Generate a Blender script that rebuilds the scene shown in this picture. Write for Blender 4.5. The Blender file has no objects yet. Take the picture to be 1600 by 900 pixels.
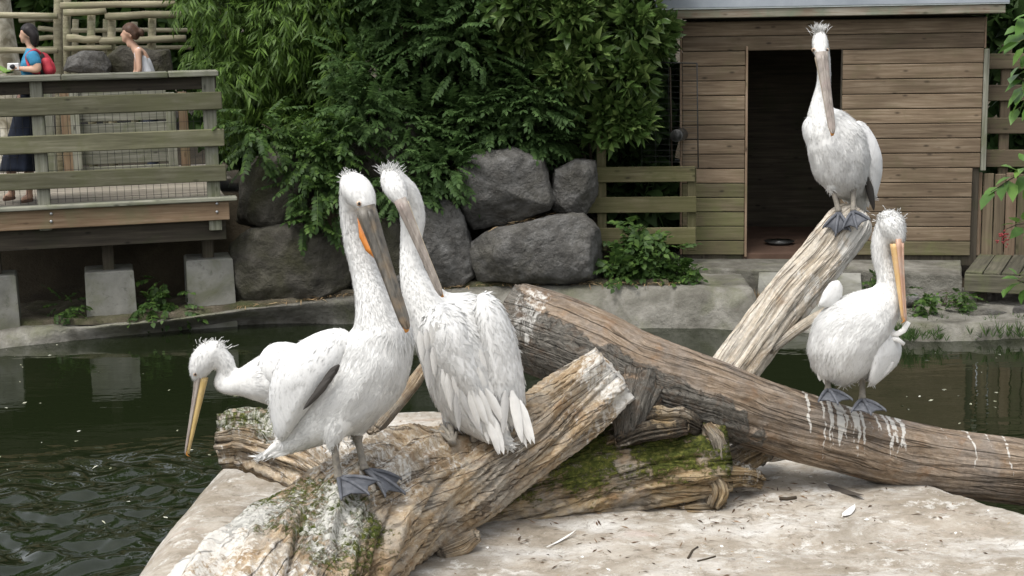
import bpy, bmesh, math, random
import numpy as np
from mathutils import Vector, Matrix, noise
from mathutils.bvhtree import BVHTree

random.seed(7); RNG = np.random.default_rng(7)
scene = bpy.context.scene
COL = scene.collection

# ---------------------------------------------------------------- camera
H, FPX = 2.85, 2500.0
PITCH, ROLL = math.atan(450.0 / FPX), 0.019
CAM = Vector((0, 0, H))
FW = Vector((0, math.cos(PITCH), -math.sin(PITCH)))
_u0 = Vector((0, math.sin(PITCH), math.cos(PITCH))); _r0 = Vector((1, 0, 0))
RT = _r0 * math.cos(ROLL) - _u0 * math.sin(ROLL)
UP = _u0 * math.cos(ROLL) + _r0 * math.sin(ROLL)
cd = bpy.data.cameras.new('camera'); cam = bpy.data.objects.new('camera', cd); COL.objects.link(cam)
cd.sensor_width = 36.0; cd.lens = 36.0 * FPX / 1600.0; cd.clip_end = 2000; cd.clip_start = 0.05
cam.matrix_world = Matrix(((RT.x, UP.x, -FW.x, 0), (RT.y, UP.y, -FW.y, 0), (RT.z, UP.z, -FW.z, H), (0, 0, 0, 1)))
scene.camera = cam

# ---------------------------------------------------------------- sky, sun, exposure
SUN_EL, SUN_AZ = math.radians(64), math.radians(215)   # azimuth clockwise from +Y
world = bpy.data.worlds.new('World'); scene.world = world; world.use_nodes = True
wn = world.node_tree; wn.nodes.clear()
sky = wn.nodes.new('ShaderNodeTexSky'); sky.sky_type = 'NISHITA'; sky.sun_disc = False
sky.sun_elevation = SUN_EL; sky.sun_rotation = SUN_AZ; sky.dust_density = 4.0; sky.air_density = 1.0
hs = wn.nodes.new('ShaderNodeHueSaturation'); hs.inputs['Saturation'].default_value = 0.22
bg = wn.nodes.new('ShaderNodeBackground'); bg.inputs['Strength'].default_value = 0.15
wo = wn.nodes.new('ShaderNodeOutputWorld')
wn.links.new(sky.outputs[0], hs.inputs['Color']); wn.links.new(hs.outputs[0], bg.inputs['Color']); wn.links.new(bg.outputs[0], wo.inputs['Surface'])
sl = bpy.data.lights.new('sun', 'SUN'); sl.energy = 0.9; sl.angle = math.radians(22); sl.color = (1.0, 0.96, 0.9)
sun = bpy.data.objects.new('sun', sl); COL.objects.link(sun)
sdir = Vector((math.sin(SUN_AZ) * math.cos(SUN_EL), math.cos(SUN_AZ) * math.cos(SUN_EL), math.sin(SUN_EL)))
sun.rotation_euler = sdir.to_track_quat('Z', 'Y').to_euler(); sun.location = sdir * 40
scene.view_settings.view_transform = 'Standard'; scene.view_settings.look = 'None'
scene.view_settings.gamma = 1.0; scene.view_settings.use_curve_mapping = False
scene.view_settings.exposure = 0.85
scene.render.resolution_x, scene.render.resolution_y = 1024, 576

# ---------------------------------------------------------------- helpers
def ray(u, v): return FW * FPX + RT * (u - 800) - UP * (v - 450)
def P(u, v, Y):
    r = ray(u, v); return CAM + r * (Y / r.y)
def S(u, v, Y): return Y / ray(u, v).y            # metres per photo pixel there
def G(u, v, z):
    r = ray(u, v); return CAM + r * ((z - H) / r.z)
def link(o, parent=None):
    COL.objects.link(o)
    if parent is not None:
        o.parent = parent; o.matrix_parent_inverse = parent.matrix_basis.inverted()
    return o
def tag(o, label, cat, group=None):
    o['label'] = label; o['category'] = cat
    if group: o['group'] = group
    return o
def thing(name, label, cat, loc, group=None):
    o = bpy.data.objects.new(name, None); o.empty_display_size = 0.1; o.location = loc; link(o)
    return tag(o, label, cat, group)
def struct(o): o['kind'] = 'structure'; return o
def stuff(o): o['kind'] = 'stuff'; return o
def mesh_np(name, V, F, smooth=False):
    """V (n,3) array; F list of tuples or (m,k) int array"""
    me = bpy.data.meshes.new(name)
    if isinstance(F, np.ndarray):
        m, k = F.shape
        me.vertices.add(len(V)); me.vertices.foreach_set('co', np.asarray(V, dtype=np.float32).ravel())
        me.loops.add(m * k); me.loops.foreach_set('vertex_index', F.astype(np.int32).ravel())
        me.polygons.add(m); me.polygons.foreach_set('loop_start', np.arange(0, m * k, k, dtype=np.int32))
        me.update(calc_edges=True)
    else:
        me.from_pydata([tuple(v) for v in V], [], F); me.update()
    me.validate()
    if smooth: me.polygons.foreach_set('use_smooth', [True] * len(me.polygons))
    return me
def mk(name, V, F, mat, parent=None, smooth=False):
    me = mesh_np(name, V, F, smooth); me.materials.append(mat)
    return link(bpy.data.objects.new(name, me), parent)
def fbm(p, o=4): return noise.fractal(p, 1.0, 2.0, o)
def sstep(a, b, x):
    t = min(1.0, max(0.0, (x - a) / (b - a))); return t * t * (3 - 2 * t)
def rnd(a, b): return random.uniform(a, b)

def catmull(pts, n):
    """pts list of equal-length tuples -> n samples"""
    A = np.array(pts, float); m = len(A)
    A = np.vstack([2 * A[0] - A[1], A, 2 * A[-1] - A[-2]])
    out = []
    for q in np.linspace(0, m - 1 - 1e-6, n):
        i = int(q); t = q - i; p0, p1, p2, p3 = A[i:i + 4]
        out.append(0.5 * ((2 * p1) + (-p0 + p2) * t + (2 * p0 - 5 * p1 + 4 * p2 - p3) * t * t + (-p0 + 3 * p1 - 3 * p2 + p3) * t ** 3))
    return np.array(out)
def tube(name, pts, rad, mat, parent=None, seg=10, smooth=True, n=None):
    """pts list of Vectors, rad list"""
    if n: 
        C = catmull([(p[0], p[1], p[2], r) for p, r in zip(pts, rad)], n); pts = [Vector(c[:3]) for c in C]; rad = [max(1e-4, c[3]) for c in C]
    V, F = tube_geo(pts, rad, seg)
    return mk(name, V, F, mat, parent, smooth)
def tube_geo(pts, rad, seg):
    pts = [Vector(p) for p in pts]; V = []; F = []
    t = (pts[1] - pts[0]).normalized(); a = t.orthogonal().normalized()
    for i, p in enumerate(pts):
        t = (pts[min(i + 1, len(pts) - 1)] - pts[max(i - 1, 0)]).normalized()
        a = (a - t * a.dot(t)).normalized(); b = t.cross(a)
        for k in range(seg):
            th = 2 * math.pi * k / seg; V.append(p + (a * math.cos(th) + b * math.sin(th)) * rad[i])
    for i in range(len(pts) - 1):
        for k in range(seg):
            k2 = (k + 1) % seg; F.append((i * seg + k, i * seg + k2, (i + 1) * seg + k2, (i + 1) * seg + k))
    F.append(tuple(range(seg - 1, -1, -1))); o = (len(pts) - 1) * seg; F.append(tuple(range(o, o + seg)))
    return V, F
_boxcache = {}
def box_mesh(dx, dy, dz, bev, warp, mat):
    bm = bmesh.new(); bmesh.ops.create_cube(bm, size=1.0)
    for v in bm.verts: v.co = Vector((v.co.x * dx, v.co.y * dy, v.co.z * dz))
    bmesh.ops.bevel(bm, geom=list(bm.edges), offset=min(bev, 0.25 * min(dx, dy, dz)), segments=1, affect='EDGES')
    if warp:
        for v in bm.verts: v.co += Vector((rnd(-1, 1), rnd(-1, 1), rnd(-1, 1))) * warp
    me = bpy.data.meshes.new('plank'); bm.to_mesh(me); bm.free(); me.materials.append(mat); return me
AX = {0: Matrix.Identity(4), 1: Matrix(((0, 0, 1, 0), (1, 0, 0, 0), (0, 1, 0, 0), (0, 0, 0, 1))), 2: Matrix(((0, 1, 0, 0), (0, 0, 1, 0), (1, 0, 0, 0), (0, 0, 0, 1)))}
def box(name, M, x0, x1, y0, y1, z0, z1, mat, parent=None, bev=0.006, warp=0.0015, rot=None):
    """an edge-worn board whose own X axis is its longest side"""
    d = [abs(x1 - x0), abs(y1 - y0), abs(z1 - z0)]; k = d.index(max(d))
    dd = [d[k], d[(k + 1) % 3], d[(k + 2) % 3]]
    o = bpy.data.objects.new(name, box_mesh(*dd, bev, warp, mat))
    T = M @ Matrix.Translation(((x0 + x1) / 2, (y0 + y1) / 2, (z0 + z1) / 2))
    if rot: T = T @ Matrix.Rotation(rot[0], 4, rot[1])
    o.matrix_basis = T @ AX[k]
    return link(o, parent)
class Frame:
    def __init__(s, A, B):
        a = math.atan2(B.y - A.y, B.x - A.x); s.M = Matrix.Translation((A.x, A.y, 0)) @ Matrix.Rotation(a, 4, 'Z'); s.I = s.M.inverted()
    def px(s, u, v, yo=0.0):
        c = s.I @ CAM; r = s.I.to_3x3() @ ray(u, v); p = c + r * ((yo - c.y) / r.y); return p.x, p.z
    def w(s, x, y, z): return s.M @ Vector((x, y, z))
    def box(s, name, *a, **k): return box(name, s.M, *a, **k)

# ---------------------------------------------------------------- materials
class NT:
    def __init__(s, name):
        s.m = bpy.data.materials.new(name); s.m.use_nodes = True; s.t = s.m.node_tree; s.t.nodes.clear()
        s.out = s.t.nodes.new('ShaderNodeOutputMaterial'); s._tc = None
    def n(s, typ, _o=0, **kw):
        nd = s.t.nodes.new('ShaderNode' + typ)
        for k, v in kw.items():
            if k.startswith('_'): setattr(nd, k[1:], v); continue
            key = int(k[1:]) if k[0] == 'i' and k[1:].isdigit() else k.replace('__', ' ')
            sk = nd.inputs[key]
            if isinstance(v, bpy.types.NodeSocket): s.t.links.new(v, sk)
            else:
                if isinstance(v, tuple) and len(v) == 3 and sk.type == 'RGBA': v = (*v, 1)
                sk.default_value = v
        return nd.outputs[_o] if _o is not None else nd
    def coord(s, which='Object', rnd=True):
        if which == 'UV': return s.n('TexCoord', _o=2)
        c = s.n('TexCoord', _o=3)
        if rnd:
            r = s.n('ObjectInfo', _o=5); k = s.n('Math', _operation='MULTIPLY', i0=r, i1=37.0)
            c = s.n('VectorMath', _operation='ADD', i0=c, i1=k)
        return c
    def scale(s, c, v): return s.n('VectorMath', _operation='MULTIPLY', i0=c, i1=v)
    def noise(s, c, sc=5, det=6, rough=0.55, dist=0.0): return s.n('TexNoise', Vector=c, Scale=sc, Detail=det, Roughness=rough, Distortion=dist)
    def ramp(s, f, stops, interp='LINEAR'):
        nd = s.t.nodes.new('ShaderNodeValToRGB'); e = nd.color_ramp.elements; nd.color_ramp.interpolation = interp
        while len(e) < len(stops): e.new(0.5)
        for el, (p, c) in zip(e, stops): el.position = p; el.color = (*c, 1) if isinstance(c, tuple) else (c, c, c, 1)
        s.t.links.new(f, nd.inputs[0]); return nd.outputs[0]
    def mix(s, f, a, b, mode='MIX'):
        nd = s.t.nodes.new('ShaderNodeMix'); nd.data_type = 'RGBA'; nd.blend_type = mode
        for i, v in ((0, f), (6, a), (7, b)):
            if isinstance(v, bpy.types.NodeSocket): s.t.links.new(v, nd.inputs[i])
            else: nd.inputs[i].default_value = (*v, 1) if isinstance(v, tuple) else v
        return nd.outputs[2]
    def math(s, op, a, b=0.0): return s.n('Math', _operation=op, i0=a, i1=b)
    def bump(s, h, st=0.5, d=0.01, normal=None):
        kw = dict(Height=h, Strength=st, Distance=d)
        if normal is not None: kw['Normal'] = normal
        return s.n('Bump', **kw)
    def finish(s, col, rough=0.8, normal=None, spec=0.3, trans=0.0, **kw):
        a = dict(Base__Color=col, Roughness=rough); a['Specular IOR Level'] = spec; a.update(kw)
        a2 = {k.replace('__', ' '): v for k, v in a.items()}
        nd = s.t.nodes.new('ShaderNodeBsdfPrincipled')
        for k, v in a2.items():
            if isinstance(v, bpy.types.NodeSocket): s.t.links.new(v, nd.inputs[k])
            else: nd.inputs[k].default_value = (*v, 1) if isinstance(v, tuple) and len(v) == 3 else v
        if normal is not None: s.t.links.new(normal, nd.inputs['Normal'])
        sh = nd.outputs[0]
        if trans > 0:
            tr = s.n('BsdfTranslucent', Color=col if isinstance(col, bpy.types.NodeSocket) else (*col, 1))
            mx = s.t.nodes.new('ShaderNodeMixShader'); mx.inputs[0].default_value = trans
            s.t.links.new(sh, mx.inputs[1]); s.t.links.new(tr, mx.inputs[2]); sh = mx.outputs[0]
        s.t.links.new(sh, s.out.inputs['Surface']); return s.m

def m_wood(name, dark, mid, light, green=0.0, gcol=(0.10, 0.115, 0.045), grain=1.0, rough=0.85, var=0.25, knots=True):
    m = NT(name); c = m.coord(); g = m.scale(c, (1.3, 26 * grain, 26 * grain))
    f = m.noise(g, 1.6, 8, 0.6, 0.4); col = m.ramp(f, [(0.3, dark), (0.5, mid), (0.72, light)])
    b = m.noise(c, 2.3, 5); col = m.mix(m.ramp(b, [(0.35, 0.0), (0.7, 0.55)]), col, dark)
    if knots:
        vo = m.n('TexVoronoi', Vector=m.scale(c, (4.5, 11, 11)), Scale=1.0)
        col = m.mix(m.ramp(vo, [(0.05, 0.8), (0.16, 0.0)]), col, tuple(x * 0.35 for x in dark))
    if green:
        gn = m.noise(c, 3.1, 7, 0.65, 0.6); col = m.mix(m.ramp(gn, [(0.62 - 0.35 * green, 0.0), (0.85 - 0.25 * green, 0.85)]), col, gcol)
    r = m.n('ObjectInfo', _o=5); col = m.mix(1.0, col, m.ramp(r, [(0.0, 1.0 - var), (1.0, 1.0 + var)]), 'MULTIPLY')
    return m.finish(col, rough, m.bump(f, 0.5, 0.004))
def m_spot(name, stops, sc=4.0, rough=0.9, bump=0.5, bd=0.01, bsc=30.0, rndc=True, spec=0.25, dist=0.3, extra=None, which='Object'):
    m = NT(name); c = m.coord(which, rndc); f = m.noise(c, sc, 9, 0.62, dist); col = m.ramp(f, stops)
    if extra:
        for (esc, lo, hi, ec, amt) in extra: col = m.mix(m.ramp(m.noise(c, esc, 6, 0.6, 0.5), [(lo, 0.0), (hi, amt)]), col, ec)
    return m.finish(col, rough, m.bump(m.noise(c, bsc, 8, 0.65), bump, bd), spec)
def m_plain(name, col, rough=0.6, var=0.12, sc=12.0, bump=0.15, spec=0.3, **kw):
    m = NT(name); c = m.coord(); f = m.noise(c, sc, 5)
    k = m.mix(1.0, col, m.ramp(f, [(0.3, 1 - var), (0.7, 1 + var)]), 'MULTIPLY')
    return m.finish(k, rough, m.bump(f, bump, 0.004), spec, **kw)
def m_leaf(name, dark, mid, light, rough=0.45, trans=0.25, spec=0.4):
    m = NT(name); r = m.n('NewGeometry', _o=8); o = m.n('ObjectInfo', _o=5)
    f = m.math('FRACT', m.math('ADD', r, m.math('MULTIPLY', o, 7.3)))
    col = m.ramp(f, [(0.0, dark), (0.6, mid), (1.0, light)])
    n = m.noise(m.n('TexCoord', _o=3), 9, 3); col = m.mix(1.0, col, m.ramp(n, [(0.3, 0.8), (0.7, 1.2)]), 'MULTIPLY')
    return m.finish(col, rough, None, spec, trans)
def m_log(name, pale, tan, dark, bark=(0.11, 0.10, 0.09), moss=(0.055, 0.075, 0.012), rough=0.9, gs=1.0, grey=(.30, .285, .255), gamt=.7, bigd=.5):
    """UV: x = metres round the trunk, y = metres along it; attribute masks: bark, moss, droppings, alpha 0 on sawn ends"""
    m = NT(name); uv = m.coord('UV'); ob = m.n('TexCoord', _o=3)
    wob = m.n('TexNoise', _o=1, Vector=ob, Scale=4.0, Detail=4.0); wv = m.n('VectorMath', _operation='SUBTRACT', i0=wob, i1=(.5, .5, .5))
    uvw = m.n('VectorMath', _operation='ADD', i0=uv, i1=m.scale(wv, (0.16, 0.1, 0.0)))
    at = m.n('Attribute', _o=None, _attribute_name='masks'); sp = m.n('SeparateColor', _o=None, Color=at.outputs[0]); cap = at.outputs[3]
    f = m.noise(m.scale(uvw, (34 * gs, 3.4 * gs, 1.0)), 1.0, 10, 0.68, 0.7)
    f2 = m.noise(m.scale(uvw, (120 * gs, 11 * gs, 1.0)), 1.0, 7, 0.65, 0.6)
    ff = m.math('ADD', m.math('MULTIPLY', f, 0.6), m.math('MULTIPLY', f2, 0.4))
    endg = m.noise(ob, 22, 9, .7, .8)
    ff = m.math('ADD', m.math('MULTIPLY', ff, cap), m.math('MULTIPLY', endg, m.math('SUBTRACT', 1.0, cap)))
    col = m.ramp(ff, [(0.36, dark), (0.47, tan), (0.60, pale)])
    w1 = m.noise(ob, 5.0, 8, 0.68, .4); col = m.mix(m.ramp(w1, [(0.44, 0.0), (0.6, gamt)]), col, m.mix(ff, tuple(x * .45 for x in grey), tuple(x * 1.5 for x in grey)))
    big = m.noise(ob, 3.4, 7, 0.65, .5); col = m.mix(m.ramp(big, [(0.5, 0.0), (0.68, bigd)]), col, m.mix(ff, tuple(x * .6 for x in dark), tan))
    rust = m.noise(ob, 8.0, 6, 0.65, 0.4); col = m.mix(m.ramp(rust, [(0.55, 0.0), (0.7, 0.5)]), col, (0.22, 0.115, 0.05))
    ck = m.math('ABSOLUTE', m.math('SUBTRACT', m.noise(m.scale(m.n('VectorMath', _operation='ADD', i0=uv, i1=m.scale(wv, (0.04, 0.0, 0.0))), (15 * gs, .9 * gs, 1.0)), 1.0, 3, .5, .15), .5))
    crk = m.math('MULTIPLY', m.ramp(ck, [(0.0, 1.0), (0.022, 0.0)]), cap)
    col = m.mix(m.math('MULTIPLY', crk, .6), col, tuple(x * .3 for x in dark))
    fine = m.noise(ob, 42, 9, 0.72, 0.4); med = m.noise(ob, 15, 8, 0.7, 0.6)
    col = m.mix(1.0, col, m.ramp(fine, [(.3, .72), (.7, 1.25)]), 'MULTIPLY')
    br = m.noise(m.scale(uvw, (24, 15, 1)), 1.6, 9, 0.72, 1.4)
    bcol = m.ramp(br, [(0.36, tuple(x * 0.22 for x in bark)), (0.46, tuple(x * .8 for x in bark)), (0.58, tuple(x * 1.3 for x in bark)), (0.72, tuple(x * 2.3 for x in bark))])
    bcol = m.mix(m.ramp(med, [(.5, 0.0), (.66, .6)]), bcol, (.12, .075, .045))
    def msk(ch, nz, w=0.5, lo=0.42, hi=0.58):
        return m.ramp(m.math('ADD', sp.outputs[ch], m.math('MULTIPLY', m.math('SUBTRACT', nz, 0.5), w)), [(lo, 0.0), (hi, 1.0)])
    bm_ = m.math('MULTIPLY', msk(0, med, 0.7, 0.47, 0.53), cap); col = m.mix(bm_, col, bcol)
    mcol = m.ramp(fine, [(0.32, tuple(x * 0.3 for x in moss)), (0.5, moss), (0.66, (0.20, 0.19, 0.05)), (.78, (.30, .26, .12))])
    mm = msk(1, m.math('ADD', m.math('MULTIPLY', fine, .5), m.math('MULTIPLY', med, .5)), 2.6, 0.45, 0.62); col = m.mix(mm, col, mcol)
    drip = m.noise(m.scale(ob, (42, 42, 8)), 1.0, 8, 0.7, .5)
    gm = msk(2, m.math('ADD', m.math('MULTIPLY', drip, .6), m.math('MULTIPLY', fine, .4)), 1.9, 0.45, 0.66)
    col = m.mix(m.math('MULTIPLY', gm, 0.85), col, (0.66, 0.645, 0.60))
    hgt = m.math('ADD', ff, m.math('MULTIPLY', fine, 0.6)); hgt = m.math('SUBTRACT', hgt, m.math('MULTIPLY', crk, .8))
    hgt = m.math('ADD', hgt, m.math('MULTIPLY', m.math('MULTIPLY', br, bm_), 1.4)); hgt = m.math('ADD', hgt, m.math('MULTIPLY', mm, m.math('MULTIPLY', fine, .9)))
    return m.finish(col, rough, m.bump(hgt, .85, 0.014), 0.2)

M = {}
M['rail'] = m_wood('mossy_rail_timber', (0.072, 0.069, 0.041), (0.13, 0.125, 0.078), (0.21, 0.20, 0.142), 0.5, (0.096, 0.100, 0.045), 0.6)
M['greywood'] = m_wood('weathered_grey_timber', (0.10, 0.10, 0.075), (0.20, 0.20, 0.155), (0.33, 0.32, 0.27), 0.35)
M['fascia'] = m_wood('bare_fascia_timber', (0.13, 0.085, 0.05), (0.24, 0.165, 0.10), (0.33, 0.25, 0.17), 0.3, (0.16, 0.15, 0.08))
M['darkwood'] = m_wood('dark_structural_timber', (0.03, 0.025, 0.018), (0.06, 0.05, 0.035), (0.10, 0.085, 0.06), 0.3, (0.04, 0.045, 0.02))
M['deckboard'] = m_wood('pale_deck_boards', (0.14, 0.125, 0.10), (0.23, 0.205, 0.165), (0.31, 0.285, 0.235), 0.2)
M['shed'] = m_wood('brown_shiplap', (0.092, 0.066, 0.042), (0.178, 0.131, 0.085), (0.28, 0.222, 0.155), 0.25, (0.125, 0.105, 0.058), var=0.24)
M['shedlow'] = m_wood('algae_shiplap', (0.065, 0.053, 0.031), (0.13, 0.108, 0.064), (0.20, 0.17, 0.11), 0.7, (0.12, 0.125, 0.05))
M['trim'] = m_wood('shed_trim', (0.12, 0.08, 0.05), (0.23, 0.165, 0.11), (0.32, 0.25, 0.18), 0.1)
M['fasciagreen'] = m_wood('painted_fascia', (0.14, 0.095, 0.06), (0.30, 0.26, 0.20), (0.44, 0.42, 0.36), 0.45, (0.16, 0.22, 0.15))
M['fence'] = m_wood('green_fence_planks', (0.066, 0.058, 0.028), (0.125, 0.11, 0.056), (0.19, 0.17, 0.10), 0.55, (0.075, 0.078, 0.026))
M['fencedark'] = m_wood('brown_fence_boards', (0.07, 0.055, 0.035), (0.13, 0.10, 0.065), (0.19, 0.155, 0.10), 0.35)
M['boardwalk'] = m_wood('old_boardwalk', (0.045, 0.042, 0.029), (0.088, 0.082, 0.057), (0.15, 0.137, 0.10), 0.4)
M['pole'] = m_wood('peeled_poles', (0.16, 0.145, 0.09), (0.30, 0.27, 0.18), (0.43, 0.40, 0.29), 0.35, (0.17, 0.19, 0.09), knots=False)
M['steel'] = m_plain('galvanised_wire', (0.10, 0.10, 0.095), 0.5, Metallic=0.7)
M['darkwire'] = m_plain('dark_wire', (0.03, 0.03, 0.028), 0.6)
M['bolt'] = m_plain('bolt_head', (0.5, 0.5, 0.5), 0.35, Metallic=0.9)
M['roof'] = m_spot('grey_metal_roof', [(0.3, (0.22, 0.25, 0.28)), (0.7, (0.36, 0.39, 0.42))], 2.0, 0.45, 0.1, 0.003)
M['flash'] = m_spot('pale_flashing', [(0.3, (0.40, 0.45, 0.43)), (0.7, (0.58, 0.62, 0.60))], 5, 0.5, 0.1, 0.003)
M['concrete'] = m_spot('old_concrete', [(0.28, (0.065, 0.06, 0.048)), (0.47, (0.15, 0.143, 0.12)), (0.62, (0.235, 0.225, 0.195)), (0.78, (0.36, 0.35, 0.31))], 3.4, 0.93, 0.9, 0.03, 18, extra=[(1.7, 0.5, 0.72, (0.12, 0.13, 0.06), 0.7), (14, 0.6, 0.75, (0.09, 0.08, 0.06), 0.6)])
M['concreteblock'] = m_spot('footing_concrete', [(0.25, (0.10, 0.098, 0.083)), (0.5, (0.20, 0.197, 0.172)), (0.75, (0.29, 0.285, 0.255))], 3.5, 0.93, 0.35, 0.006, 30, extra=[(2.5, 0.45, 0.68, (0.10, 0.105, 0.05), 0.75), (16, .58, .72, (.07, .068, .055), .6)])
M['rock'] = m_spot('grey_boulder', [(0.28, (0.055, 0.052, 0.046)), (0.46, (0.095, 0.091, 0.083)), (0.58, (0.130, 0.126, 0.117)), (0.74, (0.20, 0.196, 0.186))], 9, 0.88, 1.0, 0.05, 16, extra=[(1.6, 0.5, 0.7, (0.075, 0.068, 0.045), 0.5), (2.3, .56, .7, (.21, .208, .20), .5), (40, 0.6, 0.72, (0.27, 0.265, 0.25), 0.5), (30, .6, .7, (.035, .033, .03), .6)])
M['rockdark'] = m_spot('dark_boulder', [(0.25, (0.025, 0.023, 0.018)), (0.5, (0.065, 0.060, 0.048)), (0.75, (0.15, 0.14, 0.115))], 4.5, 0.88, 1.0, 0.06, 11, extra=[(2.2, 0.45, 0.65, (0.045, 0.045, 0.02), 0.7)])  # darker, browner stone colour with olive patches
M['soil'] = m_spot('dark_soil', [(0.3, (0.025, 0.02, 0.013)), (0.6, (0.06, 0.048, 0.03)), (0.8, (0.10, 0.085, 0.05))], 1.5, 0.95, 0.8, 0.03, 20, rndc=False)
M['path'] = m_spot('sandy_path', [(0.3, (0.24, 0.21, 0.17)), (0.7, (0.36, 0.33, 0.28))], 2.0, 0.95, 0.4, 0.01, 40, rndc=False)
M['straw'] = m_leaf('dry_straw', (0.16, 0.10, 0.05), (0.32, 0.22, 0.11), (0.48, 0.36, 0.2), 0.8, 0.05)
M['deadleaf'] = m_leaf('brown_litter', (0.05, 0.03, 0.018), (0.11, 0.065, 0.035), (0.2, 0.12, 0.06), 0.8, 0.05)
M['bamboo'] = m_leaf('bamboo_leaf', (0.052, 0.098, 0.016), (0.08, 0.148, 0.024), (0.14, 0.23, 0.044), 0.5, .42, .3)
M['pinnate'] = m_leaf('pinnate_leaf', (0.042, 0.084, 0.024), (0.066, 0.122, 0.036), (0.10, 0.17, 0.052), 0.6, .42, .25)
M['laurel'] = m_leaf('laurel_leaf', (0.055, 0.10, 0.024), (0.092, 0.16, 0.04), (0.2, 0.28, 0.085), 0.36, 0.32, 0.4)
M['hedge'] = m_leaf('shade_toned_hedge_leaf', (0.024, 0.05, 0.014), (0.04, 0.075, 0.022), (0.06, 0.105, 0.03), 0.6, .4, .25)  # dark green carries the shade deep inside the foliage
M['bright'] = m_leaf('fresh_leaf', (0.06, 0.13, 0.025), (0.09, 0.19, 0.035), (0.16, 0.28, 0.06), 0.4, 0.35)
M['weed'] = m_leaf('weed_leaf', (0.028, 0.06, 0.013), (0.046, 0.09, 0.02), (0.085, 0.15, 0.03), 0.55, .32, .3)
M['twig'] = m_plain('twig_bark', (0.055, 0.042, 0.028), 0.85)
M['culm'] = m_plain('bamboo_culm', (0.10, 0.12, 0.035), 0.5)
M['pink'] = m_plain('red_berries', (0.35, 0.06, 0.06), 0.5)

# ================================================================ SETTING
# ---- ground sheet (terrace behind the pond, basin under the water)
def ground_h(x, y):
    back = sstep(14.95, 15.7, y) if x < 1.15 else sstep(18.5, 20.0, y)
    lift = 1.02 + 0.22 * sstep(-2.2, -0.5, x)
    h = -0.9 + (0.9 + 0.18) * sstep(14.1, 14.6, y) + (lift - 0.18) * back
    h += 0.25 * sstep(17, 24, y)
    near = sstep(4.0, 2.6, y); h = max(h, -0.9 + near * 2.2)
    side = sstep(9, 11, abs(x)); h = max(h, -0.9 + side * 1.7) if y < 15 else h
    return h
gx = np.concatenate([[-300, -120, -50, -25], np.arange(-14, 14.01, 0.3), [25, 50, 120, 300]])
gy = np.concatenate([[-200, -60, -20, -6], np.arange(-2, 26.01, 0.3), [32, 45, 80, 160, 400]])
V = []; F = []
for y in gy:
    for x in gx: V.append((x, y, ground_h(x, y) + 0.04 * noise.noise(Vector((x * 1.3, y * 1.3, 0)))))
nx = len(gx)
for j in range(len(gy) - 1):
    for i in range(nx - 1): F.append((j * nx + i, j * nx + i + 1, (j + 1) * nx + i + 1, (j + 1) * nx + i))
struct(mk('ground', V, F, M['soil'], smooth=True))

# ---- pond water: fine grid in the near left corner for real ripples, one coarse sheet elsewhere through material relief
m = NT('pond_water'); c = m.n('TexCoord', _o=3)
calm = m.noise(m.scale(c, (1.2, 3.0, 1.0)), 2.2, 3, 0.5)
scum = m.noise(m.scale(c, (3.0, 6.0, 1.0)), 9, 6, 0.7)
col = m.mix(m.ramp(scum, [(0.62, 0.0), (0.8, 0.35)]), (0.009, 0.013, 0.005), (0.05, 0.055, 0.025))
M['water'] = m.finish(col, 0.02, m.bump(calm, 1.0, .003), 0.5, IOR=1.45)
wx = np.concatenate([np.linspace(-11, -4.3, 8), np.arange(-4.2, -0.6, .017), np.linspace(-.5, 11, 24)]); wy = np.concatenate([np.linspace(2.5, 6.4, 6), np.arange(6.5, 10.8, .02), np.linspace(11, 15, 8)])
WX, WY = np.meshgrid(wx, wy); WZ = np.zeros_like(WX); wr = np.random.default_rng(3)
foc = G(120, 830, 0); dd = np.hypot((WX - foc.x) * .75, (WY - foc.y) * .8); amp = np.clip(1.25 - dd / 1.25, 0, 1); amp = amp * amp * (3 - 2 * amp)
qx = WX + .05 * np.sin(WY * 5.1 + 1) + .03 * np.sin(WY * 11 + WX * 3); qy = WY + .06 * np.sin(WX * 4.3) + .03 * np.sin(WX * 9.7 + 2)
for k in range(46):
    lam = wr.uniform(.16, .42) if k < 26 else wr.uniform(.07, .14); th = wr.uniform(0, 2 * math.pi); kk_ = 2 * math.pi / lam
    WZ += amp * (.066 if k < 26 else .046 * np.clip(1.2 - dd / .8, 0, 1)) / kk_ * np.sin(kk_ * (qx * math.cos(th) + qy * math.sin(th)) + wr.uniform(0, 6.3))
for (u, v, lam, r) in ((240, 735, .16, .5), (250, 775, .13, .45), (40, 765, .15, .5), (290, 705, .09, .25)):
    p = G(u, v, 0); d = np.hypot(qx - p.x, qy - p.y); WZ += .10 * lam / 6.28 * np.sin(d * 6.28 / lam) * np.exp(-(d / r) ** 2)
idx = np.arange(WX.size).reshape(WX.shape); F = np.stack([idx[:-1, :-1], idx[:-1, 1:], idx[1:, 1:], idx[1:, :-1]], -1).reshape(-1, 4)
struct(mk('pond_water', np.stack([WX, WY, WZ], -1).reshape(-1, 3), F, M['water'], smooth=True))

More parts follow.
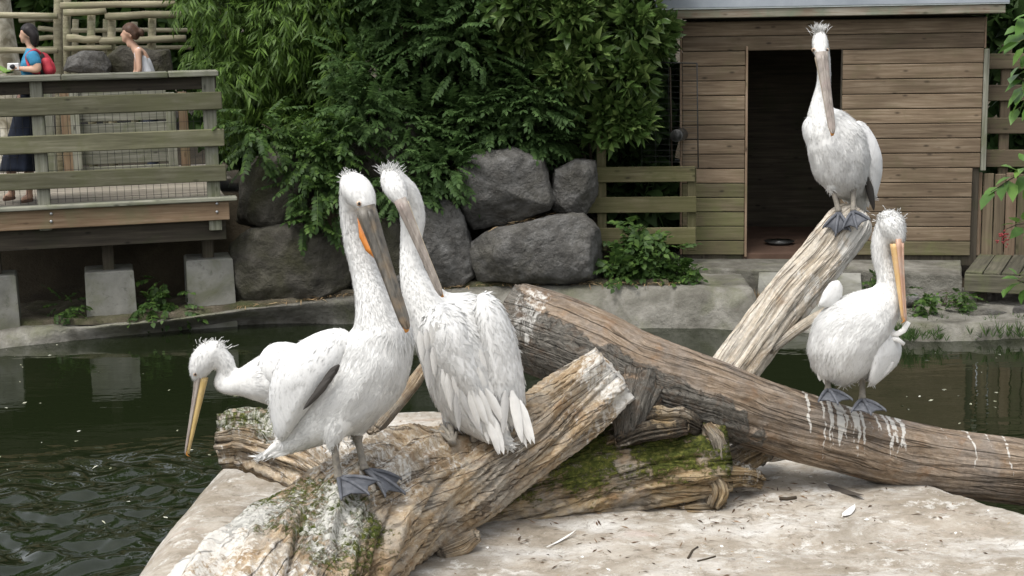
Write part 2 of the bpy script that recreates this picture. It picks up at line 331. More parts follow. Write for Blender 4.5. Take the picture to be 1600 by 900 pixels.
# ---- concrete bank of the pond
bank = [(-160, 560, 532, .10), (0, 545, 517, .11), (100, 534, 512, .12), (200, 524, 508, .13), (300, 514, 498, .15), (370, 507, 488, .17), (470, 505, 476, .21), (560, 506, 466, .25), (660, 509, 458, .28), (760, 512, 452, .31), (900, 513, 449, .32), (1050, 513, 451, .32), (1180, 516, 455, .31), (1194, 517, 508, .03), (1260, 520, 511, .03), (1334, 524, 515, .03), (1350, 526, 494, .16), (1430, 534, 505, .12), (1520, 532, 508, .11), (1600, 528, 505, .11), (1800, 522, 500, .11)]
BK = np.array([[np.interp(q, [b[0] for b in bank], [b[k] for b in bank]) for k in range(4)] for q in np.linspace(-160, 1800, 300)]); V = []; F = []
PROF = 11
for i, (u, vw, vt, zt) in enumerate(BK):
    a = G(u, vw, 0); b = G(u, vt, zt); q = i * 0.11
    d = (b - a); back = Vector((0, 1, 0))
    pts = [a + Vector((0, -0.25, -0.7)), a + Vector((0, -0.03, -0.12)), a, a + d * 0.3 + Vector((0, -.02, .02)), a + d * 0.65 + Vector((0, -0.03, 0.03)), a + d * 0.9 + Vector((0, -0.02, 0.02)), b + Vector((0, 0.05, 0.01)), b + back * 0.25, b + back * 0.6 + Vector((0, 0, .02)), b + back * 1.2 + Vector((0, 0, .03)), b + back * 3.2 + Vector((0, 0, .03))]
    for k, p in enumerate(pts):
        w = 0.035 if 2 <= k <= 6 else 0.02
        nn = fbm(Vector((p.x * 2.2, p.y * 2.2, p.z * 3)), 5); n2 = fbm(Vector((p.x * 9, p.y * 9, p.z * 9)), 3)
        V.append(p + Vector((0, -nn * w - n2 * 0.012, nn * w * 0.5 + n2 * 0.008)))
for i in range(len(BK) - 1):
    for k in range(PROF - 1): F.append((i * PROF + k, (i + 1) * PROF + k, (i + 1) * PROF + k + 1, i * PROF + k + 1))
struct(mk('pond_bank', V, F, M['concrete'], smooth=True))
M['ledge'] = m_spot('earth_and_moss', [(0.3, (0.035, 0.03, 0.02)), (0.5, (0.085, 0.072, 0.05)), (0.7, (0.15, 0.13, 0.095))], 5, .95, .9, .03, 24, rndc=False, extra=[(3, .45, .65, (.05, .06, .02), .75)])
V = []; F = []; sel = [r for r in BK if r[0] < 1050]
for i, (u, vw, vt, zt) in enumerate(sel):
    b = G(u, vt, zt); e = .10 + .09 * fbm(Vector((b.x * 1.7, 5, 0)), 4)
    for k, q in enumerate((e, e + .03, e + .3, e + .8, e + 2.4)):
        V.append(b + Vector((0, q, (.004 if k == 0 else .05) + .025 * fbm(Vector((b.x * 4, q * 5, 0)), 4) * (k > 0))))
for i in range(len(sel) - 1):
    for k in range(4): F.append((i * 5 + k, i * 5 + 5 + k, i * 5 + 6 + k, i * 5 + 1 + k))
struct(mk('ledge_soil', V, F, M['ledge'], smooth=True))

# ---- island of pale trampled stone
ipoly = [G(u, v, 0.5) for u, v in ((190, 905), (262, 806), (338, 722), (430, 676), (560, 648), (720, 640), (980, 636), (1130, 655), (1260, 692), (1400, 738), (1500, 770), (1600, 800), (1760, 850))]
ipoly = [Vector((-1.75, 4.9, 0))] + ipoly + [Vector((3.0, 5.6, 0)), Vector((2.5, 4.6, 0)), Vector((0.4, 4.2, 0))]
IP = np.array([(p.x, p.y) for p in ipoly])
def sdist(X, Y):
    A = IP; B = np.roll(IP, -1, 0); best = np.full(X.shape, 1e9); inside = np.zeros(X.shape, bool)
    for (ax, ay), (bx, by) in zip(A, B):
        ex, ey = bx - ax, by - ay; t = np.clip(((X - ax) * ex + (Y - ay) * ey) / (ex * ex + ey * ey), 0, 1)
        best = np.minimum(best, np.hypot(X - ax - t * ex, Y - ay - t * ey))
        cond = ((ay > Y) != (by > Y)) & (X < (bx - ax) * (Y - ay) / (by - ay + 1e-12) + ax); inside ^= cond
    return np.where(inside, best, -best)
def island_shape(sd): 
    return np.where(sd > 0.22, 0.55, 0.55 - 0.52 * ((0.22 - sd) / 0.42).clip(0, 3) ** 2)
xs = np.arange(-2.7, 3.7, 0.032); ys = np.arange(3.9, 10.0, 0.032); X, Y = np.meshgrid(xs, ys)
SD = sdist(X, Y); Z = island_shape(SD)
for j in range(Z.shape[0]):
    for i in range(Z.shape[1]):
        if Z[j, i] > -0.6:
            p = Vector((X[j, i], Y[j, i], 0)); Z[j, i] += 0.018 * fbm(p * 1.6, 4) + 0.009 * fbm(p * 9, 3)
Z = np.maximum(Z, -0.6)
def island_z(x, y):
    i = int(round((x + 2.7) / 0.032)); j = int(round((y - 3.9) / 0.032)); return float(Z[max(0, min(Z.shape[0] - 1, j)), max(0, min(Z.shape[1] - 1, i))])
nx = len(xs); idx = np.arange(len(xs) * len(ys)).reshape(len(ys), nx)
F = np.stack([idx[:-1, :-1], idx[:-1, 1:], idx[1:, 1:], idx[1:, :-1]], -1).reshape(-1, 4)
keep = (Z.ravel()[F].max(1) > -0.55); F = F[keep]
m = NT('trampled_island_stone'); c = m.n('TexCoord', _o=3)
col = m.ramp(m.noise(c, 2.6, 10, 0.7, 0.4), [(0.3, (0.22, 0.19, 0.148)), (0.45, (0.36, 0.315, 0.255)), (0.6, (0.47, 0.43, 0.37))])
col = m.mix(m.ramp(m.noise(m.scale(c, (1, 1.6, 1)), 1.9, 8, 0.7, 0.2), [(0.48, 0.0), (0.64, 0.85)]), col, (0.62, 0.605, 0.57))
col = m.mix(m.ramp(m.noise(m.scale(c, (1, 1.3, 1)), 1.5, 8, 0.72, 0.5), [(0.45, 0.0), (0.62, 0.8)]), col, (0.24, 0.205, 0.155))
col = m.mix(m.ramp(m.noise(m.scale(c, (1, 2.2, 1)), 3.1, 6, 0.65, 0.5), [(0.6, 0.0), (0.72, 0.35)]), col, (0.42, 0.28, 0.22))
col = m.mix(m.ramp(m.noise(c, 15, 10, 0.78, 0.5), [(0.53, 0.0), (0.64, 0.7)]), col, (0.16, 0.132, 0.095))
col = m.mix(m.ramp(m.noise(c, 8, 10, 0.8, .15), [(0.54, 0.0), (0.62, 0.8)]), col, (0.64, 0.625, 0.585))
hg = m.math('ADD', m.noise(c, 26, 9, 0.7), m.math('MULTIPLY', m.noise(c, 6, 6), 0.8))
M['island'] = m.finish(col, 0.95, m.bump(hg, 0.75, 0.018), 0.15)
struct(mk('island', np.stack([X, Y, Z], -1).reshape(-1, 3), F, M['island'], smooth=True))

# ================================================================ pillow bodies from outlines (boulders, wings)
def pillow_geo(poly, Y, df, db, nt=48, npf=9, ef=2.6, smooth_it=1):
    """closed body: photo outline at distance Y, bulging df metres to the front and db to the back; poly (u, v[, off])"""
    A = [(p[0], p[1], p[2] if len(p) > 2 else 0.0) for p in poly]
    A = np.array(A + [A[0]], float); seg = np.hypot(*np.diff(A[:, :2], axis=0).T); cs = np.concatenate([[0], np.cumsum(seg)])
    q = np.linspace(0, cs[-1], nt, endpoint=False); R = np.stack([np.interp(q, cs, A[:, k]) for k in range(3)], 1)
    for _ in range(smooth_it): R = (np.roll(R, 1, 0) + 2 * R + np.roll(R, -1, 0)) / 4
    C = R.mean(0); V = []; F = []
    ph = np.concatenate([-np.cos(np.linspace(0, math.pi / 2, npf))[:-1] ** 1.0, [0], np.sin(np.linspace(0, math.pi / 2, npf))[1:]])
    ph = ph[1:-1]
    for f in ph:
        s = (1 - abs(f) ** ef) ** (1 / ef); D = (f * (df if f < 0 else db))
        for r in R:
            q2 = C + (r - C) * s; V.append(P(q2[0], q2[1], Y + q2[2] + D))
    L = len(ph); f0 = len(V); V.append(P(C[0], C[1], Y + C[2] - df)); V.append(P(C[0], C[1], Y + C[2] + db))
    for a in range(L - 1):
        for k in range(nt):
            k2 = (k + 1) % nt; F.append((a * nt + k, a * nt + k2, (a + 1) * nt + k2, (a + 1) * nt + k))
    for k in range(nt):
        k2 = (k + 1) % nt; F.append((f0, k2, k)); F.append((f0 + 1, (L - 1) * nt + k, (L - 1) * nt + k2))
    return V, F
def fix_normals(me):
    bm = bmesh.new(); bm.from_mesh(me); bmesh.ops.recalc_face_normals(bm, faces=bm.faces); bm.to_mesh(me); bm.free()
def boulder(poly, Y, dep, label, mat='rock', amp=0.05, group='boulders of the bank wall', name='boulder'):
    cx_ = sum(p[0] for p in poly) / len(poly); cy_ = sum(p[1] for p in poly) / len(poly)
    V, F = pillow_geo([(cx_ + (p[0] - cx_) * 1.07, cy_ + (p[1] - cy_) * 1.07) for p in poly], Y, dep, dep * 0.9, 120, 26, 5.0, 0)
    me = mesh_np(name, V, F, True); fix_normals(me); me.update()
    C = sum((v.co for v in me.vertices), Vector()) / len(me.vertices); R_ = max((v.co - C).length for v in me.vertices); sd = rnd(0, 90)
    for _ in range(15):                                  # cleave flat facets
        n = Vector((rnd(-1, 1), rnd(-1.3, .5), rnd(-1, 1))).normalized(); ext = max((v.co - C).dot(n) for v in me.vertices); lim = ext * rnd(.86, .97)
        for v in me.vertices:
            e = (v.co - C).dot(n) - lim
            if e > 0: v.co -= n * e * .93
    me.update(); N_ = [v.normal.copy() for v in me.vertices]
    for v, n in zip(me.vertices, N_):
        p = v.co + Vector((sd, 0, 0))
        e = noise.ridged_multi_fractal(p * 1.7, 0.9, 2.1, 5, 1.0, 2.0) - 1.0
        v.co += n * (amp * 0.3 * fbm(p * 2.6, 6) + amp * .26 * fbm(p * 10, 5) - amp * 0.22 * e)
    me.materials.append(M[mat]); o = link(bpy.data.objects.new(name, me)); return tag(o, label, 'rock', group)

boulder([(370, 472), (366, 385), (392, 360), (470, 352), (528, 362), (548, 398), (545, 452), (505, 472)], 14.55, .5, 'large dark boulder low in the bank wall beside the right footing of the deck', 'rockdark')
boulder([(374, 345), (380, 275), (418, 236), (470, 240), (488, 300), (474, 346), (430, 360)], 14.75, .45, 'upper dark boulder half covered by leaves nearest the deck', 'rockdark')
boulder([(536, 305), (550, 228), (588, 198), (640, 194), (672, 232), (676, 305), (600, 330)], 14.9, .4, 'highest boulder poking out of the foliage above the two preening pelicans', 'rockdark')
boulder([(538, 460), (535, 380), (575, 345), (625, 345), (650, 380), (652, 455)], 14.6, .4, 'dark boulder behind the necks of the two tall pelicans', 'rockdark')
boulder([(638, 445), (636, 335), (655, 308), (700, 305), (724, 338), (744, 425), (722, 448)], 14.45, .4, 'upright slab-like boulder left of the two stacked grey boulders', 'rock')
boulder([(712, 275), (742, 246), (800, 233), (846, 252), (862, 312), (856, 327), (800, 346), (742, 354), (722, 325)], 14.65, .5, 'broad grey boulder stacked on top of the pale lower one', 'rock')
boulder([(860, 322), (868, 266), (898, 250), (928, 255), (932, 302), (916, 332), (880, 337)], 14.7, .35, 'small upright boulder against the green plank fence', 'rock')
boulder([(738, 382), (778, 357), (868, 340), (906, 336), (931, 362), (937, 430), (880, 442), (800, 440), (752, 437), (742, 405)], 14.4, .5, 'pale grey boulder low in the wall behind the big log', 'rock')
boulder([(598, 455), (600, 435), (625, 430), (640, 450), (630, 462)], 14.25, .12, 'small loose stone on the ledge under the boulders', 'rock', .02)
boulder([(100, 110), (108, 90), (130, 80), (160, 82), (173, 100), (170, 118)], 16.9, .22, 'pale rounded boulder behind the deck by the pole fence', 'rock', .03)
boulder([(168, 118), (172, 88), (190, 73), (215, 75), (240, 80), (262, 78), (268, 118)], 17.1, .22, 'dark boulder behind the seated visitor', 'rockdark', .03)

# ================================================================ VIEWING DECK
DA = P(0, 330, 13.5); DB = P(357, 330, 13.98); DF = Frame(DA, DB)
deck = thing('viewing_deck', 'mossy timber viewing deck on concrete footings with plank rails and wire mesh', 'deck', DF.w(1.0, 0.8, 0))
xr, z_floor = DF.px(357, 311); XL = DF.px(-150, 320)[0]
zh = lambda v, u=340, yo=0.0: DF.px(u, v, yo)[1]
x_h = DF.px(337, 112)[0]
def rail(name, uR, vt, vb, y0, y1, mat, wv=0.002):
    xe = DF.px(uR, (vt + vb) / 2, y0)[0]; return DF.box(name, XL, xe, y0, y1, zh(vb, uR, y0), zh(vt, uR, y0), mat, deck, warp=wv, bev=0.008)
rail('rail', 347, 143, 171, -0.07, -0.03, M['rail'])
rail('rail', 351, 201, 228, -0.07, -0.03, M['rail'])
rail('rail', 354, 257, 283, -0.07, -0.03, M['rail'])
zt = zh(110, 337, -0.08)
jx = [XL, DF.px(95, 110)[0], DF.px(262, 110)[0], x_h + 0.02]
for a, b in zip(jx[:-1], jx[1:]):
    DF.box('handrail', a + 0.003, b - 0.003, -0.09, 0.13, zt - 0.05, zt, M['greywood'], deck, bev=0.008)
DF.box('rail', XL, x_h, 0.0, 0.045, zt - 0.16, zt - 0.053, M['darkwood'], deck)
xe, ze = DF.px(370, 303, -0.1)
for i, (ya, yb) in enumerate(((-0.10, 0.03),)):
    DF.box('edge_board', XL, xe, ya, yb, z_floor - 0.005, z_floor + 0.03, M['greywood'], deck)
DF.box('fascia_board', XL, xr, -0.055, -0.008, zh(342, 357), z_floor - 0.008, M['fascia'], deck)
for (u, v) in ((339, 318), (339, 331), (80, 334), (80, 346)):
    x, z = DF.px(u, v, -0.06); p = DF.w(x, -0.06, z)
    V, F = tube_geo([DF.w(x, -0.054, z), DF.w(x, -0.064, z), DF.w(x, -0.067, z)], [0.013, 0.013, 0.008], 10); mk('bolt', V, F, M['bolt'], deck, True)
for u in (62, 330):                                        # railing posts
    xa, xb = DF.px(u - 10, 220)[0], DF.px(u + 10, 220)[0]
    DF.box('post', xa, xb, -0.028, 0.06, zh(360, u), zt - 0.05, M['greywood'], deck)
x = DF.px(-75, 220)[0]; DF.box('post', x - .055, x + .055, -0.028, 0.06, zh(360, 0), zt - 0.05, M['greywood'], deck)
n = 16                                                     # floor boards run back
for i in range(13):
    y = 0.035 + i * 0.145; DF.box('floor_board', XL, xr - 0.01, y, y + 0.138, z_floor - 0.025, z_floor + 0.004, M['deckboard'], deck, warp=0.001)
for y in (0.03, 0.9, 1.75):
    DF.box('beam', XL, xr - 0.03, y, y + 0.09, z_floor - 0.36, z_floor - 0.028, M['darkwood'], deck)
# footings
for (ul, ur, vt, vb, ub) in ((-40, 24, 434, 522, 34), (132, 209, 427, 514, 217), (291, 364, 408, 499, 371)):
    fy = .16; xa = DF.px(ul, vt, fy)[0]; xb = DF.px(ur, vt, fy)[0]; z1 = DF.px(ul, vt, fy)[1]; z0 = 0.08; w = (xb - xa)
    xa2 = xa - 0.006; xb2 = xb + 0.012; V = []
    for (z, e) in ((z0 - .1, 1), (z1 - 0.012, 0), (z1, -0.012)):
        a = xa2 if e == 1 else xa - e * (e < 0); b = xb2 if e == 1 else xb + e * (e < 0)
        y0_, y1_ = (fy, fy + w + .02) if e == 1 else (fy + 0.012 - e, fy + w + e)
        V += [DF.w(a, y0_, z), DF.w(b, y0_, z), DF.w(b, y1_, z), DF.w(a, y1_, z)]
    F = [(i * 4 + k, i * 4 + (k + 1) % 4, i * 4 + 4 + (k + 1) % 4, i * 4 + 4 + k) for i in range(2) for k in range(4)] + [(8, 9, 10, 11)]
    mk('footing', V, F, M['concreteblock'], deck)
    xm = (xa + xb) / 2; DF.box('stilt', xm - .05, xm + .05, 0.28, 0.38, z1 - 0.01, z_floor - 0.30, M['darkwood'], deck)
# wire mesh behind the posts
V = []; F = []
def wire(p, q, r=0.0022):
    v, f = tube_geo([p, q], [r, r], 4); o = len(V); V.extend(v); F.extend(tuple(i + o for i in t) for t in f)
k = 0; x = XL
while x < xr - 0.15:
    wire(DF.w(x, 0.07, z_floor + 0.03), DF.w(x, 0.07, zt - 0.1)); x += 0.062
for zz in np.arange(z_floor + 0.06, zt - 0.08, 0.125): wire(DF.w(XL, 0.075, zz), DF.w(xr - 0.12, 0.075, zz))
stuff(mk('wire_mesh', V, F, M['darkwire'], deck))
# back rail and boarded panel of the deck
zb = z_floor
for i, (za, zb_) in enumerate(((0.03, 0.17), (0.19, 0.34), (0.44, 0.58), (0.60, 0.74), (0.76, 0.90))):
    DF.box('back_board', DF.px(95, 200, 1.75)[0], DF.px(262, 200, 1.75)[0], 1.72, 1.75, z_floor + za, z_floor + zb_, M['greywood'], deck)
for u in (78, 104, 118, 268, 287):
    x = DF.px(u, 200, 1.7)[0]; DF.box('back_post', x - .045, x + .045, 1.64, 1.715, z_floor - 0.03, z_floor + (0.94 if u < 200 else 0.86), M['fascia' if u in (104, 287) else 'greywood'], deck)

# ---- path and pole fences behind the deck
a = DF.w(XL - 3, 1.95, 0); 
V = [tuple(DF.w(x, y, z_floor - .03)) for y in (2.0, 3.6) for x in (XL - 3, xr + .2)]; F = [(0, 1, 3, 2)]
struct(mk('path', V, F, M['path']))
def pole_fence(label, Y, posts, rails, r=0.055):
    o = thing('pole_fence', label, 'fence', P(posts[0][0], 100, Y)); o.location.z = 1.2
    for (u, vt) in posts:
        p = P(u, vt, Y); b = P(u - 3, 170, Y); tube('post', [Vector((b.x, b.y, 1.0)), (b + p) / 2, p], [r * 1.15, r * 1.1, r], M['pole'], o, 10)
    for (u0, v0, u1, v1, k) in rails:
        p, q = P(u0, v0, Y - .1), P(u1, v1, Y - .1); mm = (p + q) / 2 + Vector((0, 0, rnd(-.015, .015)))
        tube('pole_rail', [p, p.lerp(q, .25), mm, p.lerp(q, .75), q], [r * k, r * k * 1.05, r * k * .97, r * k * 1.03, r * k * .95], M['pole'], o, 10)
pole_fence('tall pole fence with a thick upright right behind the deck', 16.3, [(92, -60), (-30, -60)], [(-60, 23, 90, 25, .75), (-60, 80, 90, 79, .75), (95, 9, 275, 6, .8)], .042)
pole_fence('lower pole fence of short posts behind the seated visitor', 17.6, [(105, -5), (143, 20), (175, 20), (238, 24)], [(100, 20, 165, 17, .9), (165, 26, 290, 22, .95), (105, 59, 158, 62, .95), (156, 64, 290, 60, .95), (100, 76, 175, 74, .7)], .042)
pole_fence('far pole fence glimpsed between the nearer posts', 19.6, [(50, 26), (118, 30), (166, 30), (210, 34)], [(30, 32, 90, 30, .8), (60, 44, 92, 48, .8), (60, 60, 92, 58, .8), (110, 48, 300, 47, .7), (60, 76, 300, 74, .7)], .038)

# plane tree trunk at the far left
def m_plane():
    m = NT('flaking_plane_bark'); c = m.coord(); vo = m.n('TexVoronoi', Vector=m.scale(c, (1, 1, .55)), Scale=9.0, _o=1)
    f = m.noise(c, 6, 6, .6, .5); col = m.ramp(f, [(.35, (.17, .15, .10)), (.5, (.38, .35, .27)), (.62, (.55, .52, .43))])
    return m.finish(col, .85, m.bump(f, .5, .01))
M['plane'] = m_plane()
tr = thing('plane_tree', 'pale flaking tree trunk at the far left behind the deck', 'tree', Vector((P(8, 90, 18).x, 18, 1.1)))
b = P(8, 90, 18); tube('trunk', [Vector((b.x - .02, 18, 1.0)), Vector((b.x, 18, 1.8)), Vector((b.x - .08, 18, 3.2)), Vector((b.x + .1, 18.1, 5))], [.24, .2, .18, .14], M['plane'], tr, 20, n=14)
for (dx, dz) in ((.9, 6), (-.8, 6.2), (.2, 6.6)):
    tube('limb', [Vector((b.x, 18.05, 4.4)), Vector((b.x + dx * .5, 18.2, 5.2)), Vector((b.x + dx, 18.4, dz))], [.1, .07, .03], M['plane'], tr, 8)

# ================================================================ SHED
SA = P(1066, 390, 15.15); SB = P(1533, 390, 14.75); SF = Frame(SA, SB)
shed = thing('timber_shed', 'brown shiplap timber shed with a dark open doorway and grey metal roof', 'shed', SF.w(1.3, 0.8, 0.35))
zs = lambda v, u: SF.px(u, v)[1]
W = SF.px(1533, 200)[0]; xd0 = SF.px(1167, 230)[0]; xd1 = SF.px(1314, 230)[0]
z0 = zs(398, 1300); zdt = zs(71, 1240); ztop = zs(30, 1300); x_low = SF.px(1517, 330)[0]
DEP = 1.9
nb = 16; pitch = (ztop - z0) / nb * 1.0
for i in range(nb):
    za = z0 + i * pitch; zb_ = za + pitch - 0.007; mid = (za + zb_) / 2
    mt = lambda left: M['shedlow'] if (i < 5 and left) else (M['shedlow'] if i < 1 else M['shed'])
    def board(xa, xb, mm):
        o = SF.box('board', xa, xb, -0.024 + rnd(-.002, .002), 0.0, za, zb_, mm, shed, bev=0.006, warp=.0012); return o
    xr_ = W if mid > zs(268, 1530) else x_low
    if zb_ > zdt + pitch * .5: board(0.0, W, M['shed'])
    else: board(0.0, xd0 - 0.02, mt(True)); board(xd1 + 0.002, xr_, mt(False))
# carcass
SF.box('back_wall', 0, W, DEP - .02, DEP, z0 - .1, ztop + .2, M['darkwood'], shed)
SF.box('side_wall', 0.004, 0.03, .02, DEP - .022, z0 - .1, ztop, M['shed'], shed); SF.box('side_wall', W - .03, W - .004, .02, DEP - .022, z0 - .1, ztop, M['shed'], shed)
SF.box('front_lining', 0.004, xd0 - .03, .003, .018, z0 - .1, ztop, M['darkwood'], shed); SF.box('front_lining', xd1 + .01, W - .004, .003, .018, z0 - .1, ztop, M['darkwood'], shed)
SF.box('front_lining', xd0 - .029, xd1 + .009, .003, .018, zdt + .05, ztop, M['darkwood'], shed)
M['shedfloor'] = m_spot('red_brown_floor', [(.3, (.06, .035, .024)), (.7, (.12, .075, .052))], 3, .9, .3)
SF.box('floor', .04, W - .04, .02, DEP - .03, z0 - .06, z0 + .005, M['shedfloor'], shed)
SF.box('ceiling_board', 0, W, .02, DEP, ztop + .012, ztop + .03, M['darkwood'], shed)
SF.box('door_jamb', xd0 - .018, xd0 + .004, -.034, .06, z0 - .02, zdt, M['trim'], shed)
SF.box('door_jamb', xd1 - .012, xd1, -.02, .06, z0, zdt, M['darkwood'], shed)
SF.box('corner_trim', -.022, -.002, -.036, .05, z0, ztop, M['trim'], shed)
SF.box('corner_trim', W + .002, W + .05, -.04, .0, zs(266, 1537), zs(76, 1537), M['greywood'], shed)
SF.box('corner_trim', W + .002, W + .02, -.01, .05, zs(76, 1537) + .004, ztop, M['trim'], shed)
# roof
xa, xb = SF.px(1030, 20, -.22)[0], SF.px(1575, 10, -.22)[0]; zf0 = SF.px(1300, 25, -.22)[1]; zf1 = SF.px(1300, 11, -.22)[1]
SF.box('fascia_board', xa + .02, xb - .02, -.22, -.19, zf0, zf1, M['fasciagreen'], shed)
SF.box('soffit', xa + .03, xb - .03, -.188, 0.0, zf0 + .02, zf0 + .035, M['darkwood'], shed)
SF.box('flashing', xa - .02, xb + .01, -.235, -.17, zf1 + .002, zf1 + .014, M['flash'], shed, bev=.002)
p = []
for (y, z) in ((-.24, zf1 + .016), (DEP + .25, zf1 + .35)): p += [SF.w(xa - .03, y, z), SF.w(xb + .01, y, z)]
V = [tuple(q) for q in p] + [tuple(q + Vector((0, 0, .09))) for q in p]
mk('roof_sheet', V, [(0, 2, 3, 1), (4, 5, 7, 6), (0, 1, 5, 4), (1, 3, 7, 5), (3, 2, 6, 7), (2, 0, 4, 6)], M['roof'], shed)
bp = SF.w(SF.px(1218, 354, .62)[0], .62, z0 + .008)
V, F = tube_geo([bp, bp + Vector((0, 0, .03)), bp + Vector((0, 0, .032)), bp + Vector((0, 0, .012))], [.10, .15, .145, .1], 24)
tag(mk('feeding_dish', V, F, M['steel'], None, True), 'shallow metal dish on the shed floor inside the doorway', 'dish')

# ---- landing and ramp of concrete before the shed
def slab(name, top, drop, mat, jit=.008):
    V = []; n = len(top); C = sum(top, Vector()) / n
    V = [t + Vector((0, 0, -.0)) + (C - t).normalized() * .012 for t in top] + [t + Vector((0, 0, -.014)) for t in top] + [t + Vector((0, 0, -drop)) for t in top]
    F = [tuple(range(n))] + [(r * n + k, (r + 1) * n + k, (r + 1) * n + (k + 1) % n, r * n + (k + 1) % n) for r in range(2) for k in range(n)]
    me = mesh_np(name, V, F); bm = bmesh.new(); bm.from_mesh(me); bmesh.ops.recalc_face_normals(bm, faces=bm.faces)
    bmesh.ops.subdivide_edges(bm, edges=[e for e in bm.edges if e.calc_length() > .12], cuts=10, use_grid_fill=True)
    for v in bm.verts: v.co += Vector((fbm(v.co * 4), fbm(v.co * 4 + Vector((9, 0, 0))), fbm(v.co * 4 + Vector((0, 9, 0))))) * jit
    bm.to_mesh(me); bm.free(); me.materials.append(mat); return struct(link(bpy.data.objects.new(name, me)))
zl = z0 - 0.045
slab('landing', [G(1050, 419, zl), G(1190, 421, zl), G(1200, 421, zl), G(1352, 424, zl), G(1503, 430, zl), G(1500, 385, zl), G(1050, 385, zl)], .55, M['concrete'])
slab('ramp', [G(1186, 424, zl - .012), G(1345, 426, zl - .012), G(1352, 500, zl - .22), G(1330, 610, -.35), G(1180, 600, -.35), G(1183, 480, zl - .2)][::-1], .5, M['concreteblock'])

# ---- low plank fence, mesh panel and pipe left of the shed
FY = 14.75
lf = thing('plank_fence', 'low green-stained plank fence with one post left of the shed', 'fence', P(1000, 385, FY))
FA = P(930, 350, 14.85); FB = P(1087, 350, 14.78); FFr = Frame(FA, FB)
for (ua, ub, va, vb) in ((932, 1086, 261, 283), (917, 1088, 308, 331), (934, 1087, 356, 381)):
    xa, zt_ = FFr.px(ua, va); xb, zb_ = FFr.px(ub, vb); FFr.box('plank', xa, xb, -.03, 0, zb_, zt_, M['fence'], lf, bev=.005)
xa, zt_ = FFr.px(932, 214); xb, zb_ = FFr.px(948, 392); FFr.box('post', xa, xb, .003, .09, zb_, zt_, M['fence'], lf)
xa, zt_ = FFr.px(1074, 262); xb, zb_ = FFr.px(1088, 392); FFr.box('post', xa, xb, .003, .09, zb_, zt_, M['fence'], lf)
mp = thing('mesh_panel', 'dark welded wire mesh panel left of the shed corner', 'wire mesh', P(1045, 260, 14.7))
V = []; F = []
A0, A1 = P(1000, 97, 14.9), P(1089, 99, 14.68); B0, B1 = P(1003, 262, 14.9), P(1091, 262, 14.68)
for i in range(19): t = i / 18; wire(A0.lerp(B0, t), A1.lerp(B1, t), .002)
for i in range(5): t = i / 4; wire(A0.lerp(A1, t), B0.lerp(B1, t), .0015)
stuff(mk('wire_grid', V, F, M['darkwire'], mp))
tube('frame_bar', [A1, B1], [.006, .006], M['darkwire'], mp, 6); tube('frame_bar', [A0, A1], [.006, .006], M['darkwire'], mp, 6)
tube('stake', [P(1047, 105, 14.95), P(1050, 262, 14.95)], [.008, .008], M['twig'], mp, 6)
def pipe(u, v, Y, rpx, label, mat, d=Vector((-.25, -1, .05))):
    c = P(u, v, Y); r = rpx * S(u, v, Y); d = d.normalized(); V, F = tube_geo([c - d * .35, c, c + d * .004, c + d * .004, c, c - d * .3], [r, r, r * .96, r * .84, r * .8, r * .8], 20)
    return tag(mk('pipe', V, F[:-1], mat, None, True), label, 'pipe')
pipe(1057, 212, 14.75, 10, 'short grey pipe end by the mesh panel left of the shed', M['steel'])
M['pipegrey'] = m_plain('grimy_pipe', (.11, .10, .085), .8)
pipe(1548, 467, 13.95, 11, 'round drain pipe end in the bank under the boardwalk', M['pipegrey'], Vector((.1, -1, .05)))

# ---- fences and boardwalk right of the shed
RF = Frame(P(1541, 300, 14.9), P(1700, 300, 14.7))
rf = thing('plank_fence', 'spaced horizontal plank fence right of the shed', 'fence', RF.w(.4, 0, .4))
for (va, vb) in ((84, 108), (133, 158), (184, 209), (234, 261)):
    xa, zt_ = RF.px(1541, va); xb, zb_ = RF.px(1700, vb - 4); z_ = RF.px(1541, vb)[1]; RF.box('plank', xa, xb, 0, .03, z_, zt_, M['fencedark'], rf)
for u in (1562, 1690):
    x = RF.px(u, 200)[0]; RF.box('post', x, x + .09, .034, .12, .3, RF.px(1570, 70)[1], M['fencedark'], rf)
vf = thing('board_fence', 'close upright brown boards at the right corner of the shed', 'fence', RF.w(.3, -.1, .4))
for i in range(11):
    ua = 1517 + i * 18; xa = RF.px(ua, 330, -.1)[0]; xb = RF.px(ua + 17, 330, -.1)[0]; RF.box('upright_board', xa, xb - .004, -.115 + rnd(0, .012), -.09, RF.px(1560, 400, -.1)[1], RF.px(1560, 270 + rnd(-2, 2) - (0 if i else -1), -.1)[1], M['fencedark' if i % 3 else 'trim'], vf)
bw = thing('boardwalk', 'dark weathered plank boardwalk at the right below the upright boards', 'boardwalk', G(1560, 430, .3))
BA, BB = G(1508, 424, .42), G(1640, 430, .42); BF = Frame(BA, BB); zb_ = .42
for i in range(9):
    x = i * .155; o = BF.box('plank', x, x + .146, 0, 1.25, zb_ - .035, zb_, M['boardwalk'], bw, warp=.003)
BF.box('fascia_board', .0, 1.5, -.03, -.004, zb_ - .175, zb_ - .02, M['boardwalk'], bw); 
for x in (.1, .8): BF.box('stilt', x, x + .08, .1, .18, .02, zb_ - .04, M['darkwood'], bw)

